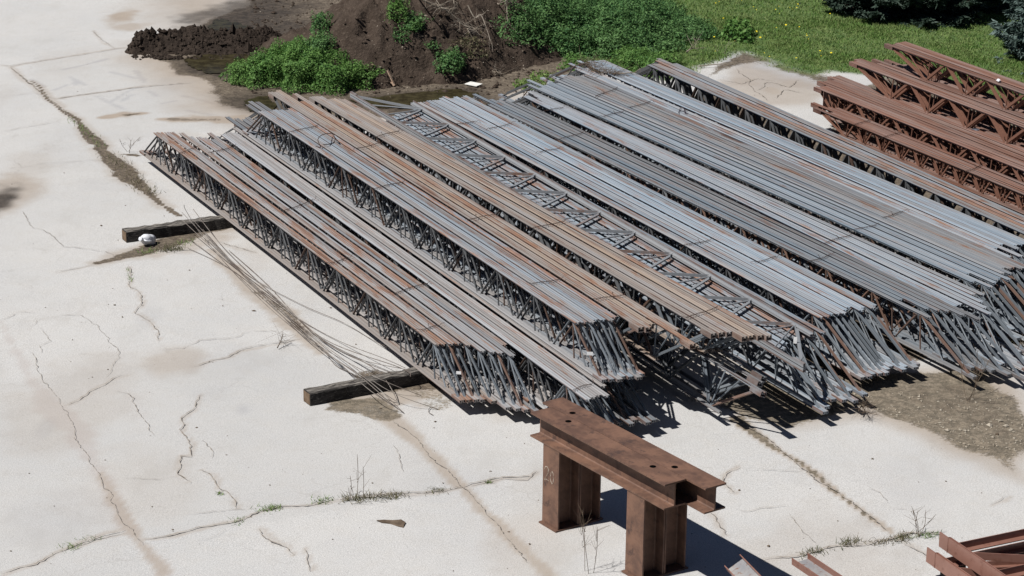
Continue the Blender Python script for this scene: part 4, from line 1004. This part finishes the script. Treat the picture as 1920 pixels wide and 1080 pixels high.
# the leafy thicket that reads as one mass
lobes = []
thp = [(915, 70), (930, 105), (945, 122), (1000, 112), (1060, 112), (1120, 108), (1200, 118), (1230, 112), (1290, 85), (1330, 70), (1300, 45), (1220, 5), (1150, -40), (1080, -30), (1030, 30), (960, 50)]
TP = W(thp); k = 0
xs_ = [p.x for p in TP]; ys_ = [p.y for p in TP]
while k < 190:
    x, y = rnd.uniform(min(xs_), max(xs_)), rnd.uniform(min(ys_), max(ys_))
    sdv = float(poly_sd(np.array([x]), np.array([y]), TP)[0])
    if sdv < .12: continue
    h = min(.72, .22 + sdv * .5) * rnd.uniform(.6, 1.15); r = rnd.uniform(.28, .55)
    if x > 3.0: h *= .65
    lobes.append((x, y, mound_z(x, y) * .6 + h * .2, r, r, h)); k += 1
P, Q = lobes_points(lobes, 1250); keep = P[:, 2] > -.02
tag(link(leaf_cloud(P[keep], Q[keep], .055, M_WEED2, 'leafy_thicket', .42), 'leafy_thicket'), 'thicket of ferny green weeds behind the far ends of the joists', 'weeds', kind='stuff')
bush([lob(1080, 128, .3, .25, 0), lob(1200, 128, .4, .35, 0), lob(1225, 138, .35, .3, 0), lob(1185, 120, .4, .3, 0), lob(1245, 122, .35, .25, 0)], M_WEED, 'weed_clump', 'bright yellow-green weeds between the blue bundle and the edge bundle', size=.045, dens=3000)
bush([lob(1370, 72, .25, .25, 0), lob(1385, 66, .3, .3, 0), lob(1395, 78, .2, .2, 0)], M_WEED, 'weed_clump', 'broad-leaved weed clump at the edge of the lawn', size=.09, dens=700)
bush([lob(1000, 166, .25, .12, 0), lob(1020, 150, .3, .12, 0), lob(980, 160, .2, .1, 0), lob(1035, 160, .2, .12, 0)], M_GRASS, 'weed_clump', 'green grass showing between the far ends of the blue-grey joists', size=.05, dens=1400)

def blades(P, h, w, m, name, lean=.5, hs=1.0):
    n = len(P); a = rng.random(n) * 2 * np.pi; d = np.stack([np.cos(a), np.sin(a), 0 * a], 1)
    hh = (h * hs * (.6 + .8 * rng.random(n)))[:, None]; tip = P + np.array([0, 0, 1.]) * hh + rng.normal(0, 1, (n, 3)) * np.array([1, 1, .1]) * hh * lean
    v = np.stack([P - d * w / 2, P + d * w / 2, tip], 1).reshape(-1, 3)
    return np_mesh(name, v, np.arange(3 * n).reshape(n, 3), m, False)
# lawn: scatter where the lawn mask is set
pts = []; need = 130000
lw = lawn * (1 - .75 * np.clip(soil, 0, 1))
while len(pts) < need:
    n = 200000; x = rng.uniform(1.0, 15.5, n); y = rng.uniform(44.5, 65.5, n)
    i = ((x - GX0) / (GX1 - GX0) * (nx - 1)).astype(int); j = ((y - GY0) / (GY1 - GY0) * (ny - 1)).astype(int)
    k_ = rng.random(n) < lw[j, i] * (.35 + .65 * (fbm(x, y, 3, .8) > .47))
    pts += list(np.stack([x[k_], y[k_], Z[j[k_], i[k_]] - .005], 1))
pts = np.array(pts[:need])
tag(link(blades(pts, .055, .026, M_GRASS, 'lawn_grass'), 'lawn_grass'), 'mown green lawn beyond the stacks', 'grass', kind='stuff')
n = 46; dp = np.array([at(rnd.uniform(1330, 1560), rnd.uniform(2, 140)) for _ in range(n)]); dp[:, 2] = .09
dp = np.array([p for p in dp if lawn[int((p[1] - GY0) / GS), int((p[0] - GX0) / GS)] > .5])
tag(link(leaf_cloud(dp, np.tile([0, -.3, 1.], (len(dp), 1)), .034, M_YEL, 'dandelions', 1.0, .9), 'dandelions'), 'yellow dandelions dotted over the lawn', 'flowers', kind='stuff')
# tufts and dead grass in the joints
def tuft(pts, n, h, label, m, spread=.06, w=.012, name='grass_tuft', group='grass tufts in the joints'):
    p = W(pts); Ps = []
    for _ in range(int(n * .65)):
        k = rnd.randrange(len(p) - 1) if len(p) > 1 else 0
        q = p[k].lerp(p[min(k + 1, len(p) - 1)], rnd.random()); Ps.append((q.x + rnd.gauss(0, spread), q.y + rnd.gauss(0, spread), .005))
    o = link(blades(np.array(Ps), h, w, m, name, .8, .6), name); tag(o, label, 'grass tuft', group, 'stuff' if n > 60 else None); return o
tuft([(440, 978), (452, 976)], 60, .06, 'tiny grass tuft where the cross joint meets a crack', M_GRASS)
tuft([(490, 957), (525, 953)], 150, .09, 'green grass tuft on the cross joint, widest of three', M_GRASS)
tuft([(590, 943), (618, 939)], 110, .08, 'green grass tuft on the cross joint left of the dead grass', M_GRASS)
tuft([(645, 939), (700, 934), (758, 930)], 420, .11, 'long strip of dead brown grass on the cross joint', M_DRY)
tuft([(805, 922), (832, 920)], 120, .06, 'short patch of dead grass at the right end of the cross joint', M_DRY)
tuft([(120, 1029), (140, 1026)], 70, .06, 'small grass tuft at the lower left corner', M_GRASS); tuft([(165, 1013), (172, 1011)], 40, .05, 'tiny grass tuft right of the corner one', M_GRASS)
tuft([(1505, 1040), (1545, 1032)], 180, .07, 'mossy grass tuft above the right steel channel', M_DRY); tuft([(1635, 1020), (1690, 1012), (1702, 1005)], 280, .09, 'green and brown grass tuft where two joints meet', M_DRY)
tuft([(1585, 1022), (1600, 1015)], 120, .12, 'dry straw tuft between two grass tufts', M_DRY); tuft([(1720, 1006), (1757, 1004)], 160, .06, 'grass tuft beside the brown girders', M_GRASS)
tuft([(205, 290), (250, 335), (285, 365)], 520, .10, 'matted dead grass along the wide dirt joint', M_DRY, .12); tuft([(130, 222), (165, 248), (190, 278)], 200, .08, 'green-brown grass at the far part of the dirt joint', M_GRASS, .06)
tuft([(340, 458), (350, 455), (365, 452)], 70, .10, 'green weeds in the dirt by the back sleeper', M_GRASS, .07); tuft([(265, 478), (290, 470)], 80, .09, 'low weeds with yellow flowers in the dirt strip', M_GRASS, .06)
tuft([(300, 470), (345, 468)], 160, .2, 'thin dry straw spreading out from the dirt strip', M_DRY, .06); tuft([(240, 505), (245, 530)], 60, .06, 'small green weeds growing in the long crack', M_GRASS, .02)
tuft([(410, 925), (414, 930)], 50, .06, 'small weed in the crack above the cross joint', M_GRASS, .02); tuft([(913, 907), (918, 905)], 40, .06, 'small green weed right of the slab joint', M_GRASS, .02)
tuft([(1850, 690), (1900, 660), (1935, 650)], 420, .22, 'tangled dry weeds at the near ends of the right stack', M_DRY, .2, .014)
# bare weed stalks
def stalk(px, py, h, n, label, spread=.18, fork=4, m=None):
    p = at(px, py); b = MB()
    for k in range(n):
        q = p + Vector((rnd.gauss(0, .05), rnd.gauss(0, .05), 0)); top = q + Vector((rnd.gauss(0, spread), rnd.gauss(0, spread), h * rnd.uniform(.65, 1)))
        mid = q.lerp(top, .5) + Vector((rnd.gauss(0, .02), rnd.gauss(0, .02), 0)); b.tube(smooth_path([q, mid, top], 4), [.0035] * 8 + [.0015], 5)
        for j in range(fork):
            u = rnd.uniform(.3, .95); s_ = q.lerp(top, u); b.tube([s_, s_ + Vector((rnd.gauss(0, .09), rnd.gauss(0, .09), h * rnd.uniform(.08, .25)))], [.0022, .0012], 4)
    tag(b.build('weed_stalk', m or M_TWIG), label, 'dead weed', 'bare weed stalks on the yard')
stalk(664, 934, .72, 2, 'two tall thin dead stalks on the dead grass strip', .05, 3); stalk(655, 934, .25, 3, 'short dead stalks left of the tall ones', .06, 2); stalk(1105, 1075, .85, 3, 'bare forked weed in front of the beam stand legs', .12, 10)
stalk(1820, 752, .75, 4, 'bare forked weed in the dirt before the right stack', .22, 9); stalk(1722, 1005, .42, 5, 'upright dead stalks beside the brown girders', .12, 4); stalk(240, 285, .4, 3, 'faint bare weed by the far left bundle end', .1, 6)
stalk(1910, 690, .6, 4, 'bare weed at the right frame edge before the stack', .25, 8); stalk(1350, 105, .4, 2, 'pale stick-like weed by the concrete patch', .2, 3, M_STICK)
# branches and sticks
def branch(pts, r, label, m=None, twigs=14, name='dead_branch', tl=.35, group='dead branches on the mound'):
    p = smooth_path([Vector(q) for q in pts], 6); n = len(p); b = MB(); b.tube(p, [r * (1 - .75 * k / n) for k in range(n)], 6)
    for _ in range(twigs):
        k = rnd.randrange(n // 3, n); q = p[k]; d = (p[min(k + 1, n - 1)] - p[max(k - 1, 0)]).normalized()
        e = q + (d * rnd.uniform(.3, 1) + Vector((rnd.gauss(0, .5), rnd.gauss(0, .5), rnd.gauss(.1, .35)))).normalized() * tl * rnd.uniform(.5, 1.4); mid = q.lerp(e, .5) + Vector((rnd.gauss(0, .03), rnd.gauss(0, .03), rnd.gauss(0, .03)))
        b.tube([q, mid, e], [r * .35, r * .25, r * .1], 4)
        for _ in range(2): b.tube([mid, mid + Vector((rnd.gauss(0, .12), rnd.gauss(0, .12), rnd.gauss(0, .1)))], [r * .18, r * .08], 4)
    tag(b.build(name, m or M_STICK), label, 'branch', group)
om = lambda x, y, h=.06: on_mound(x, y) + Vector((0, 0, h))
branch([om(756, -8, .5), om(780, 24, .42), om(808, 48, .38), om(840, 63, .34), om(880, 80, .25)], .02, 'long pale fallen branch reaching down the mound into twigs', twigs=34, tl=.5)
branch([om(915, 6, .45), om(935, 24, .42), om(946, 40, .38), om(952, 62, .3)], .017, 'pale branching root hanging over the dark hollow', twigs=26, tl=.45)
branch([om(877, 38, .35), om(890, 60, .32), om(902, 74, .28), om(918, 90, .2)], .016, 'crooked pale branch running down to the thicket', twigs=8, tl=.3)
branch([om(782, 0, .2), om(782, 10, .15), om(774, 18, .1)], .016, 'short pale stick above the long fallen branch', twigs=3)
branch([om(845, 0, .2), om(850, 12, .15), om(852, 22, .1)], .014, 'small twiggy root at the top of the hollow', twigs=12, tl=.25)
branch([om(1008, 20, .4), om(1020, 8, .6), om(1040, -8, .8)], .02, 'pale bare stick rising above the left of the thicket', twigs=4)
branch([at(879, 139, .05), at(895, 128, .15), at(902, 127, .12), at(912, 136, .03)], .016, 'curved thin branch on the mud below the thicket', twigs=2)
branch([at(918, 132, .05), at(928, 135, .1), at(935, 138, .05)], .014, 'small clump of twigs on the mud by the thicket', twigs=12, tl=.2)
branch([at(1287, 97, .1), at(1304, 86, .2)], .018, 'short pale stick in the grass behind the edge bundle', twigs=8, tl=.4, group='loose sticks')
branch([at(1310, 124, .05), at(1350, 120, .06), at(1390, 118, .04)], .014, 'long straw-coloured stick beside the concrete patch', twigs=1, group='loose sticks')
branch([at(1158, 138, .86), at(1175, 137, .87), at(1192, 136, .86)], .02, 'pale peeled stick lying across the light blue bundle', twigs=2, tl=.15, group='loose sticks')
branch([at(1070, 130, .85), at(1082, 122, .9), at(1100, 120, .9), at(1120, 134, .86), at(1150, 139, .85)], .012, 'dead brush lying across the light blue bundle', M_TWIG, 90, 'dead_brush', .42, 'loose sticks')
branch([at(520, 652, .03), at(527, 638, .1), at(530, 625, .18)], .01, 'dry twig standing in the crack beside the rods', M_TWIG, 8, tl=.12, group='loose sticks'); branch([at(1610, 770, .12), at(1616, 762, .12), at(1622, 772, .1)], .01, 'snagged roots at the near end of the light blue bundle', M_TWIG, 26, tl=.22, group='loose sticks')
def lath(px0, py0, px1, py1, label, m=M_STICK, w=.05):
    p, q = on_mound(px0, py0), on_mound(px1, py1); d = q - p; b = MB(); b.box(0, d.length, -w / 2, w / 2, 0, .02); o = b.build('wood_lath', m); o.location = p + Vector((0, 0, .015)); o.rotation_euler = d.to_track_quat('X', 'Z').to_euler(); tag(o, label, 'wood strip', 'broken laths on the mound')
M_LATH = simple('pale lath', (.38, .26, .18), (.46, .34, .25), 9, .8, .2, 0)
lath(697, 122, 739, 127, 'long pale lath lying on the soil slope', M_LATH, .05); lath(726, 133, 739, 138, 'short pale lath just below the long one', M_LATH, .05)
sp = MB()
for p, q in (((708, 790 * 0 + 980), (752, 987)),): pass
b = MB()
cp = at(733, 981); pr = [(-.19, .04), (-.1, .06), (.02, .05), (.13, .07), (.19, .0), (.17, -.09), (.1, -.07), (0, -.02), (-.12, .0)]
b.add([(cp.x + x, cp.y + y * 1.2, .018) for x, y in pr] + [(cp.x + x, cp.y + y * 1.6, .004) for x, y in pr], [tuple(range(9))] + [(i, (i + 1) % 9, 9 + (i + 1) % 9, 9 + i) for i in range(9)])
tag(b.build('dirt_lump', M_TWIG), 'flat brown patch of dirt alone on the concrete', 'dirt')
# pebbles and crumbs over the mound, mud and yard (nobody could count them)
def pebbles(name, region, n, size, m, onm=True, label='', cat='gravel', mask=None):
    V = []; Fq = []; oct_ = np.array([(1, 0, 0), (0, 1, 0), (-1, 0, 0), (0, -1, 0), (0, 0, 1), (0, 0, -1)], float); of = np.array([(0, 1, 4), (1, 2, 4), (2, 3, 4), (3, 0, 4), (1, 0, 5), (2, 1, 5), (3, 2, 5), (0, 3, 5)])
    for k in range(n):
        px, py = region(); p = on_mound(px, py) if onm else at(px, py)
        if mask is not None and mask[min(ny - 1, max(0, int((p.y - GY0) / GS))), min(nx - 1, max(0, int((p.x - GX0) / GS)))] < .6: p.z = -.5
        s = size * math.exp(rnd.gauss(0, .5)); o_ = oct_ * (1 + .3 * rng.normal(0, 1, (6, 1))) * np.array([s, s * rnd.uniform(.6, 1.3), s * .6]); V.append(o_ + np.array([p.x, p.y, p.z + s * .25])); Fq.append(of + 6 * k)
    tag(link(np_mesh(name, np.concatenate(V), np.concatenate(Fq), m, False), name), label, cat, kind='stuff')
pebbles('gravel_chips', lambda: (lambda u: (rnd.uniform(1520, 1925), 760 + u * 130 + rnd.uniform(-40, 20)))(rnd.random()), 1500, .011, simple('gravel chips', (.20, .17, .13), (.36, .32, .26), 5, .9, .2, 0), False, 'pale gravel chips in the dirt before the right stack', mask=moss)
M_PEB = simple('pale pebbles', (.16, .13, .10), (.32, .28, .23), 3, .9, .2, 0)
pebbles('pale_pebbles', lambda: (rnd.uniform(480, 1060), rnd.uniform(5, 190)), 420, .012, M_PEB, True, 'pale pebbles and chips scattered over the soil')
pebbles('soil_clods', lambda: (rnd.uniform(470, 1000), rnd.uniform(-10, 178)), 1400, .024, M_MOUND, True, 'dark clods scattered over the mound', 'soil')
ck = rng.choice(len(hsel), 900); oc = np.array([(1, 0, 0), (0, 1, 0), (-1, 0, 0), (0, -1, 0), (0, 0, 1), (0, 0, -1)], float); of_ = np.array([(0, 1, 4), (1, 2, 4), (2, 3, 4), (3, 0, 4), (1, 0, 5), (2, 1, 5), (3, 2, 5), (0, 3, 5)])
cs = (.03 * np.exp(rng.normal(0, .5, 900)))[:, None, None]; cv = hsel[ck][:, None, :] + oc[None] * cs * (1 + .35 * rng.normal(0, 1, (900, 6, 1)))
tag(link(np_mesh('crumbly_clods', cv.reshape(-1, 3), (of_[None] + 6 * np.arange(900)[:, None, None]).reshape(-1, 3), M_CLOD, False), 'crumbly_clods'), 'crumbs and clods covering the low soil heap', 'soil', kind='stuff')
pebbles('heap_clods', lambda: (rnd.uniform(242, 500), rnd.uniform(84, 112)), 520, .035, M_CLOD, False, 'clods of dark soil spilled along the foot of the low heap', 'soil')
pebbles('yard_crumbs', lambda: (rnd.uniform(0, 1900), rnd.uniform(60, 1080)), 420, .008, M_TWIG, False, 'dark crumbs scattered over the concrete')

# ------------------------------------------------------------------ spruces
def spruce(base, H, R0, m, label, dens, seed, low=.25):
    rr = random.Random(seed); root = empty('spruce_tree', base); tb = MB()
    tb.tube([(0, 0, -.1), (0, 0, H * .5), (0, 0, H)], [.17, .1, .02], 8); tb.build('trunk', M_BARK, root)
    P = []; D = []; bb = MB(); z = low
    while z < H - .2:
        f = 1 - z / H; r = R0 * f ** .85; nbr = max(6, int(15 * f + 5)); a0 = rr.random() * 6
        for k in range(nbr):
            a = a0 + 2 * math.pi * k / nbr + rr.gauss(0, .12); L = r * rr.uniform(.75, 1.1); dr = Vector((math.cos(a), math.sin(a), 0)); sd_ = Vector((-math.sin(a), math.cos(a), 0))
            pts = []
            for j in range(7):
                u = j / 6; pts.append(dr * L * u + Vector((0, 0, z - L * .32 * u * (1.2 - .55 * u * u) + .12 * L * u ** 3)))
            if z < 4: bb.tube(pts, [.028, .024, .02, .016, .012, .008, .004], 4, False)
            for j in range(1, 7):
                nt_ = int(dens * L * (1.2 if z < 3.5 else .5)) + 1
                for _ in range(nt_):
                    u = (j - rr.random()) / 6; q = dr * L * u + Vector((0, 0, z - L * .32 * u * (1.2 - .55 * u * u) + .12 * L * u ** 3)); side = rr.choice((-1, 1)); tl = .30 * L * (1.05 - u) * rr.uniform(.3, 1) + .1
                    tip = q + (sd_ * side * .8 + dr * .6).normalized() * tl + Vector((0, 0, -tl * rr.uniform(.1, .5)))
                    for w in range(4 if z < 3.5 else 2):
                        c = q.lerp(tip, rr.random()); P.append((c.x, c.y, c.z + rr.gauss(0, .02))); D.append(((tip - q).normalized() + Vector((rr.gauss(0, .35), rr.gauss(0, .35), rr.gauss(.15, .3)))).normalized())
        z += .30 + .12 * z / H
    P = np.array(P); D = np.array([tuple(d) for d in D]); n = len(P)
    s = (.10 * (1 + .3 * rng.normal(0, 1, n)).clip(.4, 1.8))[:, None]; w = np.cross(D, rng.normal(0, 1, (n, 3))); w /= np.linalg.norm(w, axis=1)[:, None] + 1e-9
    v = np.stack([P - D * s * .3 - w * s * .28, P - D * s * .3 + w * s * .28, P + D * s * .9], 1).reshape(-1, 3)
    o = link(np_mesh('crown', v, np.arange(3 * n).reshape(n, 3), m, False), 'crown', root); bb.build('branches', M_BARK, o)
    tag(root, label, 'tree')
    return root
t1 = at(1698, 16); spruce((t1.x, t1.y, 0), 12.5, 2.45, M_SPRUCE, 'dark spruce standing on the lawn, its lower branches touching the grass', 17, 3, .22)
t2 = at(2006, 112); spruce((t2.x + .25, t2.y, 0), 9, 2.1, M_BLUE, 'pale blue spruce cut off by the right frame edge', 22, 5, .2)
t3 = at(1900, -30); spruce((t3.x, t3.y, 0), 12, 2.7, M_SPRUCE, 'second dark spruce behind, mostly above the frame', 8, 9, .4)
